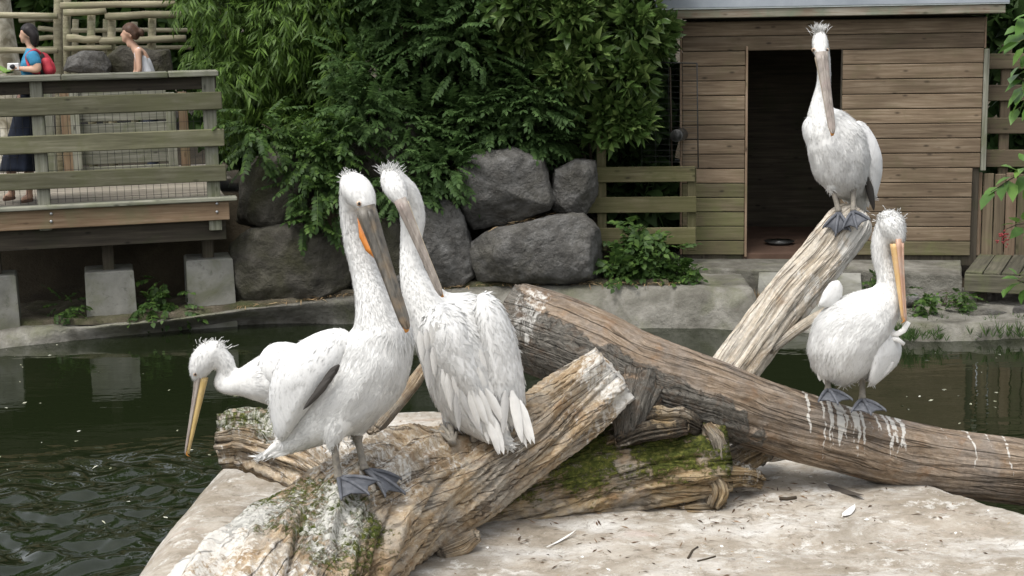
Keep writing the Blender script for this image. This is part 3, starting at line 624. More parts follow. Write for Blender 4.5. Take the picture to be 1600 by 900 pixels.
# ================================================================ FOLIAGE
def leaf_geo(L, w, droop=0.15, fold=0.12, seg=3):
    """leaf along +X, face +Z: list verts, faces"""
    V = [(0, 0, 0)]; F = []
    prof = {3: [(.3, 1.0), (.62, .85)], 2: [(.4, 1.0)]}[seg]
    for (t, k) in prof:
        z = -droop * L * t * t; V += [(t * L, k * w, z + fold * w), (t * L, 0, z), (t * L, -k * w, z + fold * w)]
    V.append((L, 0, -droop * L)); n = len(prof)
    F += [(0, 2, 1), (0, 3, 2)]
    for i in range(n - 1):
        a = 1 + 3 * i; F += [(a, a + 1, a + 4, a + 3), (a + 1, a + 2, a + 5, a + 4)]
    a = 1 + 3 * (n - 1); F += [(a, a + 1, len(V) - 1), (a + 1, a + 2, len(V) - 1)]
    return V, F
def merge(parts):
    V = []; F = []
    for v, f in parts:
        o = len(V); V += [tuple(p) for p in v]; F += [tuple(i + o for i in t) for t in f]
    return V, F
def xf(geo, Mx): return [tuple(Mx @ Vector(v)) for v in geo[0]], geo[1]
def Rz(a): return Matrix.Rotation(a, 4, 'Z')
def Ry(a): return Matrix.Rotation(a, 4, 'Y')
def Rx(a): return Matrix.Rotation(a, 4, 'X')
def T(*p): return Matrix.Translation(p)
def strip(pts, w):
    V = []; F = []
    for p in pts: V += [(p[0], p[1] + w, p[2]), (p[0], p[1] - w, p[2])]
    for i in range(len(pts) - 1): F.append((2 * i, 2 * i + 1, 2 * i + 3, 2 * i + 2))
    return V, F
def pinnate(L, n, ll, lw, droop=.25, jit=.15):
    parts = []; pts = []
    for i in range(7): t = i / 6; pts.append((t * L, 0, -droop * L * t * t))
    parts.append(strip(pts, .0035))
    for i in range(n):
        t = .18 + .8 * i / n; x = t * L; z = -droop * L * t * t; k = 1 - .45 * abs(t - .55)
        for s in (-1, 1):
            g = leaf_geo(ll * k * rnd(.85, 1.1), lw * k, .2, .15); parts.append(xf(g, T(x, 0, z) @ Rz(s * (1.05 + rnd(-jit, jit))) @ Ry(.25 + rnd(-jit, jit)) @ Rx(rnd(-.3, .3))))
    parts.append(xf(leaf_geo(ll, lw, .2), T(L, 0, -droop * L) @ Ry(.4)))
    return merge(parts)
def spray(L, n, ll, lw, spread=1.0):
    parts = [strip([(0, 0, 0), (L * .5, 0, -.04 * L), (L, 0, -.2 * L)], .003)]
    for i in range(n):
        t = .3 + .7 * i / (n - 1); s = 1 if i % 2 else -1
        parts.append(xf(leaf_geo(ll * rnd(.75, 1.15), lw, rnd(.15, .4), .1), T(L * t, 0, -.2 * L * t * t) @ Rz(s * rnd(.15, .75) * spread) @ Ry(rnd(.15, .9)) @ Rx(rnd(-.6, .6))))
    return merge(parts)
def whorl(n, ll, lw, spread=1.0):
    parts = []
    for i in range(n): parts.append(xf(leaf_geo(ll * rnd(.75, 1.1), lw * rnd(.85, 1.1), rnd(.05, .3), .2), Rx(2 * math.pi * i / n + rnd(-.3, .3)) @ Rz(rnd(.35, 1.05) * spread)))
    return merge(parts)
def quad_tri(F):
    out = []
    for f in F:
        out.append(f[:3])
        if len(f) == 4: out.append((f[0], f[2], f[3]))
    return out
def scatter(name, protos, mats, mat, parent=None):
    """mats: list of 4x4; all leaves in one mesh"""
    Vs = []; Fs = []; o = 0
    pr = [(np.array(v), np.array(quad_tri(f))) for v, f in protos]
    for k, Mx in enumerate(mats):
        v, f = pr[k % len(pr)]; A = np.array(Mx); Vs.append(v @ A[:3, :3].T + A[:3, 3]); Fs.append(f + o); o += len(v)
    return mk(name, np.concatenate(Vs), np.concatenate(Fs), mat, parent, True)
def orient(p, d, s=1.0, roll=0.0):
    """matrix whose X axis is d, Z as near up as possible"""
    d = d.normalized(); y = Vector((0, 0, 1)).cross(d)
    if y.length < 1e-3: y = Vector((0, 1, 0))
    y.normalize(); z = d.cross(y); R = Matrix(((d.x, y.x, z.x, 0), (d.y, y.y, z.y, 0), (d.z, y.z, z.z, 0), (0, 0, 0, 1)))
    return T(*p) @ R @ Rx(roll) @ Matrix.Scale(s, 4)
def plant(name, label, cat, protos, mat, n, clusters, base, parts=0, partname='leaf', group=None, spread=None, down=.25, smin=.75, smax=1.25, stem=True, stem_r=.012, stemmat=None, front=0.55, per=(6, 14)):
    """clusters: list of (centre, radius). leaves grow outwards from cluster centres; the nearest `parts` are single objects"""
    root = thing(name, label, cat, base, group); mats = []
    wts = np.array([r ** 2 for _, r in clusters]); wts = wts / wts.sum(); ch = RNG.choice(len(clusters), size=n, p=wts)
    for ci in ch:
        c, r = clusters[ci]
        d = Vector((rnd(-1, 1), rnd(-1, 1) - front, rnd(-.7, 1)))
        while d.length < .1: d = Vector((rnd(-1, 1), rnd(-1, 1), rnd(-1, 1)))
        d.normalize(); p = c + d * r * (rnd(.15, 1.0) ** .6)
        dd = (d * rnd(.6, 1.2) + Vector((rnd(-.6, .6), rnd(-.5, .3), rnd(-.3, .3) - down)))
        mats.append(orient(p, dd, rnd(smin, smax), rnd(-.5, .5)))
    mats.sort(key=lambda A: A[1][3]); k0 = min(parts, len(mats))
    if k0:
        # single out the ones facing the camera inside the picture
        inside = [A for A in mats if A[2][3] < 2.8 and abs(A[0][3]) < .34 * A[1][3]]; sing = inside[:k0]; ids = {id(A) for A in sing}
        mats = [A for A in mats if id(A) not in ids]
        pm = []
        for v, f in protos:
            me = mesh_np(partname, v, f, True); me.materials.append(mat); pm.append(me)
        for i, A in enumerate(sing):
            o = bpy.data.objects.new(partname, pm[i % len(pm)]); o.matrix_basis = A; link(o, root)
    if mats: stuff(scatter('foliage', protos, mats, mat, root))
    if stem:
        for (c, r) in clusters[::max(1, len(clusters) // 14)]:
            b = Vector((base.x + (c.x - base.x) * .35 + rnd(-.1, .1), base.y + (c.y - base.y) * .3, base.z)); mm = b.lerp(c, .55) + Vector((rnd(-.1, .1), rnd(0, .1), rnd(0, .15)))
            tube('stem', [b, mm, c], [stem_r * 1.4, stem_r, stem_r * .4], stemmat or M['twig'], root, 6, n=8)
    return root
def clus(n, u0, u1, v0, v1, Y0, Y1, r0, r1, test=None):
    out = []
    while len(out) < n:
        u, v = rnd(u0, u1), rnd(v0, v1)
        if test and not test(u, v): continue
        out.append((P(u, v, rnd(Y0, Y1)), rnd(r0, r1)))
    return out

random.seed(21)
bprot = [spray(.17, 7, .125, .0105) for _ in range(4)]
plant('bamboo_clump', 'feathery bamboo clump with narrow leaves rising beside the deck end', 'bamboo', bprot, M['bamboo'], 5600,
      clus(100, 300, 560, -190, 215, 15.2, 16.5, .22, .38, lambda u, v: (u > 312 + max(0, v - 60) * .45) and v < 230 - max(0, u - 430) * .4), Vector((-2.1, 16.2, 1.1)), 260, 'leaf_spray', stemmat=M['culm'], down=.5, stem_r=.011, smin=.55, smax=1.1)
plant('bamboo_clump', 'bamboo sprays overhanging high above the middle of the boulders', 'bamboo', bprot, M['bamboo'], 700,
      clus(22, 540, 860, -200, 45, 15.0, 15.7, .2, .35), Vector((-.6, 16.4, 1.2)), 60, 'leaf_spray', stemmat=M['culm'], down=.5, stem_r=.011, smin=.55, smax=1.1)
pprot = [pinnate(.36, 8, .078, .019, .1) for _ in range(4)]
plant('pinnate_shrub', 'dark feathered-leaf shrub above the middle of the boulder wall', 'shrub', pprot, M['pinnate'], 2600,
      clus(70, 520, 790, -150, 235, 14.6, 15.6, .2, .4, lambda u, v: u > 560 - v * .15), Vector((-.6, 15.6, 1.25)), 280, 'frond', smin=.45, smax=.95, down=.02)
plant('pinnate_shrub', 'bluish feathered-leaf shrub filling the gap above the stacked boulders', 'shrub', pprot, M['pinnate'], 1500,
      clus(34, 690, 860, 95, 232, 14.6, 15.4, .16, .3), Vector((.3, 15.5, 1.25)), 240, 'frond', smin=.45, smax=.9, down=.0)
plant('pinnate_shrub', 'feathered-leaf sprays trailing over the dark boulders beside the deck', 'shrub', pprot, M['weed'], 300,
      clus(20, 390, 560, 190, 262, 14.25, 14.75, .12, .24) + clus(9, 455, 540, 285, 350, 14.0, 14.3, .08, .16), Vector((-1.7, 15.4, 1.0)), 220, 'frond', smin=.55, smax=.95)
plant('pinnate_shrub', 'drooping feathered-leaf branch right of the crested pelican heads', 'shrub', pprot, M['pinnate'], 170,
      clus(14, 610, 720, 235, 315, 14.15, 14.5, .1, .2), Vector((-.7, 15.5, 1.2)), 150, 'frond', smin=.5, smax=.9)
lprot = [whorl(7, .15, .026) for _ in range(5)]
plant('laurel_bush', 'glossy light green laurel bush beside the shed roof', 'bush', lprot, M['laurel'], 2600,
      clus(90, 790, 1050, -170, 215, 14.35, 15.5, .16, .3, lambda u, v: (v < 110 or u < 990) and v < 225 and (v < 80 or u > 850)), Vector((1.1, 15.9, 1.1)), 280, 'leaf_whorl', down=.0, smin=.7, smax=1.3)
# mass behind; the hedge leaf colour is darkened for shade inside the foliage
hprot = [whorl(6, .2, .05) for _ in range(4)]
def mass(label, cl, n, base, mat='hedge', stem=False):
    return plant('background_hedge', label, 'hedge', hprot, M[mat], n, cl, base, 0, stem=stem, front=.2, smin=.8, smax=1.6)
mass('hedge behind the bamboo and shrubs, leaves toned dark for inner shade', clus(90, 395, 985, -230, 230, 16.4, 17.6, .4, .7), 4200, Vector((-.5, 17, 1.2)))
mass('undergrowth right of the shed behind the planks, leaves toned dark for shade', clus(34, 1560, 1800, -150, 330, 17.2, 18.2, .35, .6), 1700, Vector((5.6, 17.6, .3)))
mass('greenery between the plank fence and the mesh panel, leaves toned dark for shade', clus(20, 925, 1030, 95, 370, 15.4, 16.4, .2, .34), 900, Vector((1.1, 15.9, .4)))
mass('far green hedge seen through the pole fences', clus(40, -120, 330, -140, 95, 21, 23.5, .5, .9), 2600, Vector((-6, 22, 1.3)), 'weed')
# crown of the plane tree (above the picture)
mats = [orient(Vector((P(8, 90, 18).x + random.gauss(0, .9), 18.2 + random.gauss(0, .9), 6.3 + random.gauss(0, .7))), Vector((rnd(-1, 1), rnd(-1, 1), rnd(-.6, .5))), rnd(.9, 1.6)) for _ in range(700)]
stuff(scatter('crown', hprot, mats, M['bright'], tr))

# low plants
wprot = [pinnate(.2, 4, .075, .024, .35) for _ in range(4)]
plant('bushy_plant', 'leafy green bush at the foot of the plank fence beside the landing', 'bush', wprot, M['weed'], 420,
      clus(26, 945, 1062, 372, 440, 14.05, 14.5, .06, .17, lambda u, v: v > 372 + abs(u - 1000) * .35) + clus(5, 985, 1010, 345, 380, 14.2, 14.4, .05, .1), P(1005, 445, 14.3), 260, 'frond', smin=.6, smax=1.1, stem_r=.006)
plant('fern', 'small fern in the dark between the first and second deck footings', 'plant', wprot, M['weed'], 34, clus(6, 88, 132, 470, 502, 13.8, 14.0, .06, .12), G(110, 508, .15), 34, 'frond', smin=.5, smax=.9, stem=False)
plant('fern', 'larger fern in the dark left of the right deck footing', 'plant', wprot, M['weed'], 60, clus(9, 225, 280, 440, 498, 13.9, 14.2, .07, .13), G(250, 503, .15), 60, 'frond', smin=.5, smax=1.0, stem=False)
plant('weed_patch', 'green weeds on the bank below the boardwalk', 'plant', wprot, M['weed'], 150, clus(14, 1425, 1512, 458, 494, 13.5, 13.95, .05, .12), P(1465, 500, 13.7), 110, 'frond', smin=.35, smax=.7, stem_r=.003)
plant('weed_patch', 'small weeds at the water edge right of the standing pelican', 'plant', wprot, M['weed'], 110, clus(16, 1350, 1600, 498, 522, 13.35, 13.6, .03, .08), P(1560, 520, 13.5), 60, 'frond', smin=.25, smax=.55, stem_r=.002)
plant('weed_patch', 'dry thin weeds in the corner between bank and ramp', 'plant', [whorl(6, .12, .003, .35) for _ in range(3)], M['straw'], 80, clus(9, 1168, 1188, 470, 506, 13.78, 13.9, .03, .08), P(1178, 508, 13.85), 80, 'blade_tuft', smin=.5, smax=1.1, stem=False, down=-1.2)
plant('weed_patch', 'weeds growing up the ramp edge behind the right pelican', 'plant', wprot, M['weed'], 60, clus(6, 1350, 1375, 435, 480, 14.0, 14.2, .04, .09), P(1362, 485, 14.1), 50, 'frond', smin=.3, smax=.6, stem_r=.003)
# stones at the right bank
boulder([(1508, 505), (1512, 488), (1540, 482), (1572, 488), (1578, 502), (1545, 512)], 13.55, .12, 'flat pale stone on the right bank below the drain pipe', 'rock', .015, 'stones on the right bank', 'stone')
boulder([(1580, 500), (1585, 480), (1610, 476), (1640, 495)], 13.6, .12, 'flat stone at the right edge of the bank', 'rock', .015, 'stones on the right bank', 'stone')
boulder([(1416, 478), (1420, 462), (1432, 458), (1440, 474)], 13.75, .07, 'small stone beside the weeds under the landing', 'rock', .01, 'stones on the right bank', 'stone')

# elder-like shrub reaching in at the right edge, every leaf an object
es = thing('elder_shrub', 'bright green broad-leaved branches reaching in at the right edge', 'shrub', Vector((4.75, 11.6, .1)))
eleaf = []
for _ in range(3):
    v, f = leaf_geo(.20, .048, .22, .22); me = mesh_np('leaf', v, f, True); me.materials.append(M['bright']); eleaf.append(me)
def elder(path, Yp, leaves, ssc=1.0):
    pts = [P(u, v, Yp) for u, v in path]; tube('branch', pts, [.012, .008, .005, .003][:len(pts)], M['twig'], es, 6, n=12)
    for (u, v, du, dv, s) in leaves:
        p = P(u, v, Yp + rnd(-.12, .1)); q = P(u + du, v + dv, Yp - rnd(0.0, .15)); d = q - p
        o = bpy.data.objects.new('leaf', random.choice(eleaf)); o.matrix_basis = orient(p, d, d.length / .2 * s, rnd(-.6, .6)) ; link(o, es)
        tube('petiole', [p, p + Vector((.05, .02, .02))], [.003, .003], M['culm'], es, 5)
elder([(1680, 60), (1630, 95), (1595, 90)], 11.4, [(1592, 42, -22, 8, 1), (1598, 52, -30, 22, 1), (1590, 66, -34, 12, 1), (1600, 74, -22, 26, 1), (1605, 30, -14, 18, 1), (1612, 22, -30, 4, 1), (1604, 84, -10, 20, 1)])
elder([(1680, 150), (1625, 140), (1590, 120)], 11.45, [(1600, 100, -26, 14, 1), (1604, 112, -32, 6, 1), (1598, 124, -30, 14, 1), (1606, 132, -24, 22, 1), (1596, 142, -26, 22, 1), (1608, 150, -22, 26, 1), (1594, 158, -20, 24, 1), (1610, 165, -16, 22, 1), (1612, 120, -10, 24, 1), (1590, 170, -12, 20, 1)])
elder([(1690, 240), (1640, 258), (1600, 268), (1548, 300)], 11.3, [(1590, 268, -22, -16, 1), (1600, 262, -16, 10, 1), (1580, 276, -26, 8, 1), (1572, 284, -12, 22, 1), (1560, 292, -26, 12, 1), (1552, 300, -22, 20, 1), (1606, 274, -18, 24, 1), (1576, 282, 10, 26, 1), (1600, 252, -8, -16, 1), (1610, 290, -14, 18, 1)])
elder([(1680, 380), (1630, 352), (1595, 350), (1572, 358)], 11.5, [(1592, 348, -16, -14, 1), (1586, 350, -24, -2, 1), (1598, 356, -18, 12, 1), (1604, 346, -6, -18, 1), (1610, 362, -10, 14, 1)])
elder([(1700, 470), (1640, 455), (1590, 438)], 11.7, [(1592, 436, -26, -6, 1), (1600, 440, -34, 10, 1), (1606, 448, -16, 22, 1), (1590, 430, -12, -14, 1), (1612, 434, -8, -22, 1), (1578, 450, -14, 10, .9)])
for k in range(34):
    p = P(1568 + random.gauss(0, 6), 372 + random.gauss(0, 6), 11.45 + rnd(-.03, .03)); 
    V, F = tube_geo([p, p + Vector((0, 0, .006)), p + Vector((0, 0, .012))], [.004, .008, .003], 6); mk('berry', V, F, M['pink'], es, True)

# straw and dead leaves on the ledge; litter
def bits(name, n, pos, L, w, mat, tilt=.25):
    pr = [leaf_geo(L, w, rnd(-.1, .3), .2, 2) for _ in range(4)]
    mats = []
    for i in range(n):
        p = pos(); mats.append(orient(p, Vector((math.cos(a := rnd(0, 6.3)), math.sin(a), rnd(-tilt, tilt))), rnd(.4, 1.3), rnd(-.6, .6)))
    return stuff(scatter(name, pr, mats, mat))
def ledge():
    u = rnd(365, 1060); i = min(range(len(BK)), key=lambda k: abs(BK[k][0] - u)); b = G(u, BK[i][2], BK[i][3]); return Vector((b.x, b.y + abs(random.gauss(.12, .2)) + .03, BK[i][3] + .035))
tag(bits('straw_litter', 1300, ledge, .10, .004, M['straw']), 'dry straw strewn along the concrete ledge', 'straw')
def rocktop():
    u = random.gauss(765, 35); return P(u, 250 + abs(u - 790) * .25 + rnd(-6, 6), 14.35) + Vector((0, rnd(0, .25), .02))
tag(bits('straw_litter', 160, rocktop, .13, .004, M['straw'], .5), 'straw hanging over the top of the broad stacked boulder', 'straw')
def rocktop2():
    u = rnd(770, 880); return P(u, 358 - (u - 770) * .16 + rnd(-4, 5), 14.2) + Vector((0, rnd(0, .3), .01))
tag(bits('straw_litter', 130, rocktop2, .12, .004, M['straw'], .4), 'straw caught between the two stacked boulders', 'straw')
def rightb():
    u = rnd(1350, 1600); return P(u, rnd(492, 520), 13.6) + Vector((0, 0, .02))
tag(bits('dead_leaves', 260, rightb, .07, .014, M['deadleaf']), 'brown dead leaves on the right bank', 'leaves')
def edge_weed():
    
    while True:
        u = rnd(1350, 1640)
        if noise.noise(Vector((u * .021, 3.1, 0))) > rnd(-.25, .3): break
    i = min(range(len(BK)), key=lambda k: abs(BK[k][0] - u)); return G(u, BK[i][1] - rnd(0, 1) ** 1.5 * 36 + 1, .03 + .05 * rnd(0, 1))
gp = [whorl(n_, l_, .0035, .7) for n_, l_ in ((7, .09), (5, .06), (9, .11), (4, .13))]
tag(stuff(scatter('grass', gp, [orient(edge_weed(), Vector((rnd(-.3, .3), rnd(-.3, .3), 1)), rnd(.3, 1.2)) for _ in range(330)], M['weed'])), 'short grass along the right water edge', 'grass')

# ================================================================ LOGS
M['logA'] = m_log('weathered_root_wood', (0.54, 0.45, 0.325), (0.34, 0.245, 0.145), (0.10, 0.066, 0.038), (0.10, 0.085, 0.065), grey=(.36, .335, .29), gamt=.75, bigd=.5)
M['logB'] = m_log('fallen_trunk_wood', (0.34, 0.275, 0.208), (0.21, 0.156, 0.108), (0.065, 0.048, 0.034), (0.14, 0.13, 0.112), gs=.7, grey=(.21, .185, .16), gamt=.65, bigd=.75)
M['logC'] = m_log('mossy_log_wood', (0.44, 0.35, 0.22), (0.28, 0.195, 0.10), (0.085, 0.06, 0.034), (0.10, 0.085, 0.065), moss=(.07, .085, .016))
M['logD'] = m_log('pale_leaning_log_wood', (0.70, 0.655, 0.57), (0.58, 0.50, 0.39), (0.34, 0.255, 0.165), (0.2, 0.18, 0.15), gs=.9, grey=(.44, .41, .36), gamt=.6, bigd=.25)
LOGS = []
def log(name, label, pts, mat, parent=None, nl=220, nr=120, low=.05, ridge=.02, fine=.006, masks=None, endn=.04, seed=0, cat='log', bark_h=.012, flute=0.0, sink=0.5, twist=.6, rtaper=0.0):
    """pts: (u, v, Y, r px). Trunk with furrows, knots and ragged ends; masks(s, up, side, p, L) -> bark, moss, droppings"""
    Q = [(*P(u, v, Y), r * S(u, v, Y)) for u, v, Y, r in pts]; C = catmull(Q, nl)
    pos = [Vector(c[:3]) for c in C]; rad = [c[3] for c in C]; L = 0; ss = [0]
    for a, b in zip(pos[:-1], pos[1:]): L += (b - a).length; ss.append(L)
    t = (pos[1] - pos[0]).normalized(); a = Vector((0, 0, 1)); V = []; UVc = []; MK = []; sd = Vector((seed * 13.7, seed * 5.1, 0))
    def ring(i, k_r, push):
        nonlocal a
        t = (pos[min(i + 1, nl - 1)] - pos[max(i - 1, 0)]).normalized(); a = (a - t * a.dot(t)).normalized(); b = t.cross(a)
        for k in range(nr):
            th = 2 * math.pi * k / nr; cx, sx = math.cos(th), math.sin(th); d = a * cx + b * sx; s = ss[i]; r0 = rad[i]
            q = Vector((cx * 1.3, sx * 1.3, s * 1.1)) + sd
            rr = 1 + low * 2.2 * noise.noise(q * 1.1) + low * noise.noise(q * 2.7)
            tw = th + twist * s; cx, sx = math.cos(tw), math.sin(tw)
            g = Vector((cx * 4.5, sx * 4.5, s * 1.1)) + sd; g2 = Vector((cx * 13, sx * 13, s * 2.6)) + sd
            e1 = noise.fractal(g, .8, 2.0, 3); e2 = noise.fractal(g2, .7, 2.1, 3); crack = max(0, .12 - abs(noise.noise(g * .9 + Vector((3, 3, 3))))) / .12
            rk = ridge * (1 - rtaper * s / L); off = rk * e1 + fine * 1.6 * e2 - rk * .75 * crack ** 2
            if flute: off += flute * (abs(noise.noise(Vector((cx * 2.6, sx * 2.6, s * .6)) + sd)) - .25) * 2
            p0 = pos[i] + d * r0
            mk_ = masks(s / L, d.z, d, p0, .75 * noise.noise(p0 * 5) + .45 * noise.noise(p0 * 17)) if masks else (0, 0, 0)
            off += bark_h * min(1, max(0, (mk_[0] - .44) * 14))
            V.append(pos[i] + d * ((r0 * rr + off) * k_r) + t * (push * (1 + .8 * noise.noise(Vector((cx * 2.2, sx * 2.2, k_r * 2)) + sd))))
            UVc.append((th / (2 * math.pi) * 2 * math.pi * .22, s)); MK.append((*mk_, 1.0 if k_r == 1.0 and not (push and 0) else 0.0))
    rows = 0
    for kr in (.02, .35, .7, .93): ring(0, kr, -endn * (1 - kr ** 3) * sink - .0); rows += 1
    for i in range(nl): ring(i, 1.0, -endn * .35 if i == 0 else (endn * .35 if i == nl - 1 else 0)); rows += 1
    for kr in (.93, .7, .35, .02): ring(nl - 1, kr, endn * (1 - kr ** 3) * sink); rows += 1
    idx = np.arange(rows * nr).reshape(rows, nr); n2 = np.roll(idx, -1, 1)
    F = np.stack([idx[:-1], n2[:-1], n2[1:], idx[1:]], -1).reshape(-1, 4)
    me = mesh_np(name, np.array([tuple(v) for v in V]), F, True)
    lv = np.zeros(len(me.loops), np.int32); me.loops.foreach_get('vertex_index', lv)
    uvl = me.uv_layers.new(name='UVMap'); U = np.array(UVc)[lv]
    # seam: last column closes at full turn
    cols = lv % nr; per = 2 * math.pi * .22; Uf = U.reshape(-1, 4, 2); cc = cols.reshape(-1, 4)
    wrap = (cc.max(1) == nr - 1) & (cc.min(1) == 0); Uf[wrap, :, 0] = np.where(cc[wrap] == 0, per, Uf[wrap, :, 0])
    uvl.data.foreach_set('uv', Uf.astype(np.float32).ravel())
    ca = me.color_attributes.new('masks', 'FLOAT_COLOR', 'POINT'); ca.data.foreach_set('color', np.array(MK, np.float32).ravel())
    me.materials.append(mat); fix_normals(me)
    o = link(bpy.data.objects.new(name, me), parent)
    if parent is None: tag(o, label, cat)
    bm = bmesh.new(); bm.from_mesh(me); LOGS.append(BVHTree.FromBMesh(bm)); bm.free()
    return o
def hit(u, v, default_Y):
    r = ray(u, v).normalized(); best = None
    for t in LOGS:
        h = t.ray_cast(CAM, r, 60)
        if h[0] is not None and (best is None or h[3] < best[1]): best = (h[0], h[3], h[1])
    if best is None: return P(u, v, default_Y), Vector((0, 0, 1))
    n = best[2] if best[2].dot(r) < 0 else -best[2]; return best[0], n

def mkA(s, up, d, p, nz):
    lowl = sstep(.36, .16, s); moss = .58 * sstep(.42, .34, s) * sstep(.1, .2, s) * sstep(-.5, .4, up) + .2 * nz
    g = .30 + .25 * sstep(.3, .7, up) * (1 - s) + .3 * sstep(.93, 1.0, s) + .25 * nz
    g += .22 * sstep(.34, .2, s) * sstep(.1, -.5, d.x)
    return (.0, moss, g)
A = log('root_log', 'gnarled driftwood log with flared root end, carrying the two tall pelicans', [(330, 1075, 5.45, 165), (395, 985, 5.7, 158), (470, 900, 6.0, 142), (560, 822, 6.3, 116), (640, 780, 6.55, 92), (735, 742, 6.8, 72), (840, 676, 6.95, 61), (910, 622, 7.0, 55), (955, 588, 7.02, 50)], M['logA'], nl=300, nr=170, low=.06, ridge=.036, fine=.009, masks=mkA, endn=.06, seed=1, flute=.05, twist=1.1, rtaper=.65)
A['label'] = 'gnarled driftwood log with flared root end, carrying the two tall pelicans'
def mkS(s, up, d, p, nz): return (.0, .62 * sstep(.2, .8, up) * sstep(.75, .35, s) + .2 * nz, .42 + .25 * nz + .1 * sstep(.3, .9, up))
log('stub', None, [(352, 692, 6.95, 36), (380, 690, 6.95, 42), (430, 703, 6.9, 47), (500, 732, 6.75, 50), (560, 780, 6.6, 40)], M['logA'], A, nl=90, nr=100, low=.12, ridge=.035, fine=.01, masks=mkS, endn=.07, seed=2, flute=.03)
log('stub', None, [(585, 672, 7.1, 12), (610, 642, 7.3, 12), (640, 606, 7.4, 11), (662, 575, 7.5, 9)], M['logA'], A, nl=40, nr=24, low=.06, ridge=.004, fine=.002, seed=3)
log('stub', None, [(690, 862, 6.45, 14), (722, 850, 6.5, 16), (742, 838, 6.5, 10)], M['logA'], A, nl=20, nr=24, low=.2, ridge=.01, fine=.002, seed=4)

spl = [(p[0], p[1], p[2]) for p in ((1215, 622, 30), (1225, 625, 40), (1240, 632, 26), (1286, 640, 45), (1296, 645, 30), (1340, 655, 40), (1350, 660, 30), (1362, 655, 20), (1392, 655, 45), (1398, 662, 36), (1488, 690, 16), (1530, 700, 25), (1588, 712, 30), (1315, 668, 18))]
random.seed(11)
spl += [(u, 600 + (u - 1160) * .3 + rnd(-2, 12), rnd(8, 34)) for u in [rnd(1195, 1420) for _ in range(24)]] + [(u, 655 + (u - 1420) * .22, rnd(8, 20)) for u in (1452, 1512, 1560)]
splx = [(P(u, v, 7.2), l * .0031 * rnd(1.2, 2.1), rnd(.007, .019)) for u, v, l in spl]
def mkB(s, up, d, p, nz):
    bark = .24 + .5 * sstep(.47, .33, s + .16 * nz) * sstep(.85, .2, up + 2.2 * (s - .15) + .45 * nz) + .2 * nz
    g = 0.02 + .1 * sstep(.6, 1, up) * sstep(.5, .9, s)
    g += .5 * sstep(.05, .01, abs(s - .04 - .02 * nz)) * sstep(-.5, .2, up + .3 * nz) * sstep(.2, -.4, d.y)
    if s > .45:
        for q, l, w in splx:
            dx = abs(p.x - q.x + .014 * noise.noise(Vector((q.x * 40, p.z * 22, 0)))); dz = q.z + .035 - p.z
            w_ = w * (1.15 - .75 * max(0, dz) / (l + .1))
            if dx < w_ and -.05 < dz < l + .1: g += (.55 + .4 * abs(math.sin(q.x * 91))) * sstep(w_, w_ * .2, dx) * sstep(l + .1, l * .7, dz) * (.75 + .5 * noise.noise(p * 60))
    return (bark, .06 + .1 * nz, g)
B = log('fallen_trunk', 'long fallen trunk with peeling grey bark lying across the other logs', [(806, 503, 7.55, 62), (850, 518, 7.48, 64), (920, 545, 7.36, 64), (1000, 581, 7.28, 61), (1100, 614, 7.25, 57), (1200, 651, 7.28, 54), (1330, 690, 7.33, 52), (1450, 717, 7.38, 52), (1600, 738, 7.42, 50), (1750, 765, 7.5, 47)], M['logB'], nl=520, nr=180, low=.03, ridge=.006, fine=.0022, masks=mkB, endn=.03, seed=5, bark_h=.011)
def mkBk(s, up, d, p, nz): return (.58 + .3 * nz, .1, .1)
log('branch_stub', None, [(1000, 598, 7.15, 36), (992, 630, 7.08, 30), (984, 660, 7.05, 24), (980, 682, 7.03, 15)], M['logB'], B, nl=50, nr=60, low=.1, ridge=.012, fine=.004, masks=mkBk, seed=6, endn=.05)
def mkC(s, up, d, p, nz):
    return (.25 + .25 * nz + .35 * sstep(.82, .95, s) * sstep(.2, .8, up), .60 * sstep(-.75, .35, up) * sstep(.12, .3, s) + .06 + .35 * nz, .15 + .25 * sstep(.3, .15, s) * up)
Cl = log('mossy_log', 'thick moss-covered log wedged under the fallen trunk', [(640, 812, 6.9, 44), (730, 790, 6.98, 52), (810, 768, 7.05, 57), (900, 748, 7.1, 64), (1000, 730, 7.15, 70), (1075, 724, 7.15, 74), (1122, 722, 7.15, 70)], M['logC'], nl=220, nr=150, low=.08, ridge=.024, fine=.009, masks=mkC, endn=.09, seed=7, flute=.03)
def mkR(s, up, d, p, nz): return (.35 + .3 * nz, .25 * up + .2 * nz, .35 + .3 * nz)
for k, pp in enumerate(([(1105, 668, 7.06, 8), (1120, 690, 7.02, 12), (1124, 715, 7.0, 10)],
                        [(1112, 740, 7.0, 9), (1124, 765, 6.98, 12), (1116, 790, 6.98, 8)],
                        [(1050, 795, 7.06, 8), (1085, 797, 7.0, 15), (1112, 797, 7.0, 15), (1128, 792, 7.02, 9)],
                        [(1130, 735, 7.3, 24), (1170, 712, 7.45, 22), (1205, 695, 7.6, 16)],
                        [(1130, 745, 7.1, 16), (1165, 745, 7.15, 13), (1188, 752, 7.2, 8)],
                        [(968, 690, 7.0, 4), (1000, 677, 6.99, 9), (1040, 671, 6.99, 11), (1070, 668, 7.0, 5)], [(985, 668, 7.05, 6), (1020, 657, 7.04, 12), (1060, 655, 7.04, 12), (1090, 668, 7.06, 6)])):
    log('root' if k < 5 else 'bark_plate', None, pp, M['logC'], Cl, nl=60, nr=70, low=.22, ridge=.014, fine=.008, masks=(mkR if k < 5 else mkBk), endn=.03, seed=20 + k, flute=.012)
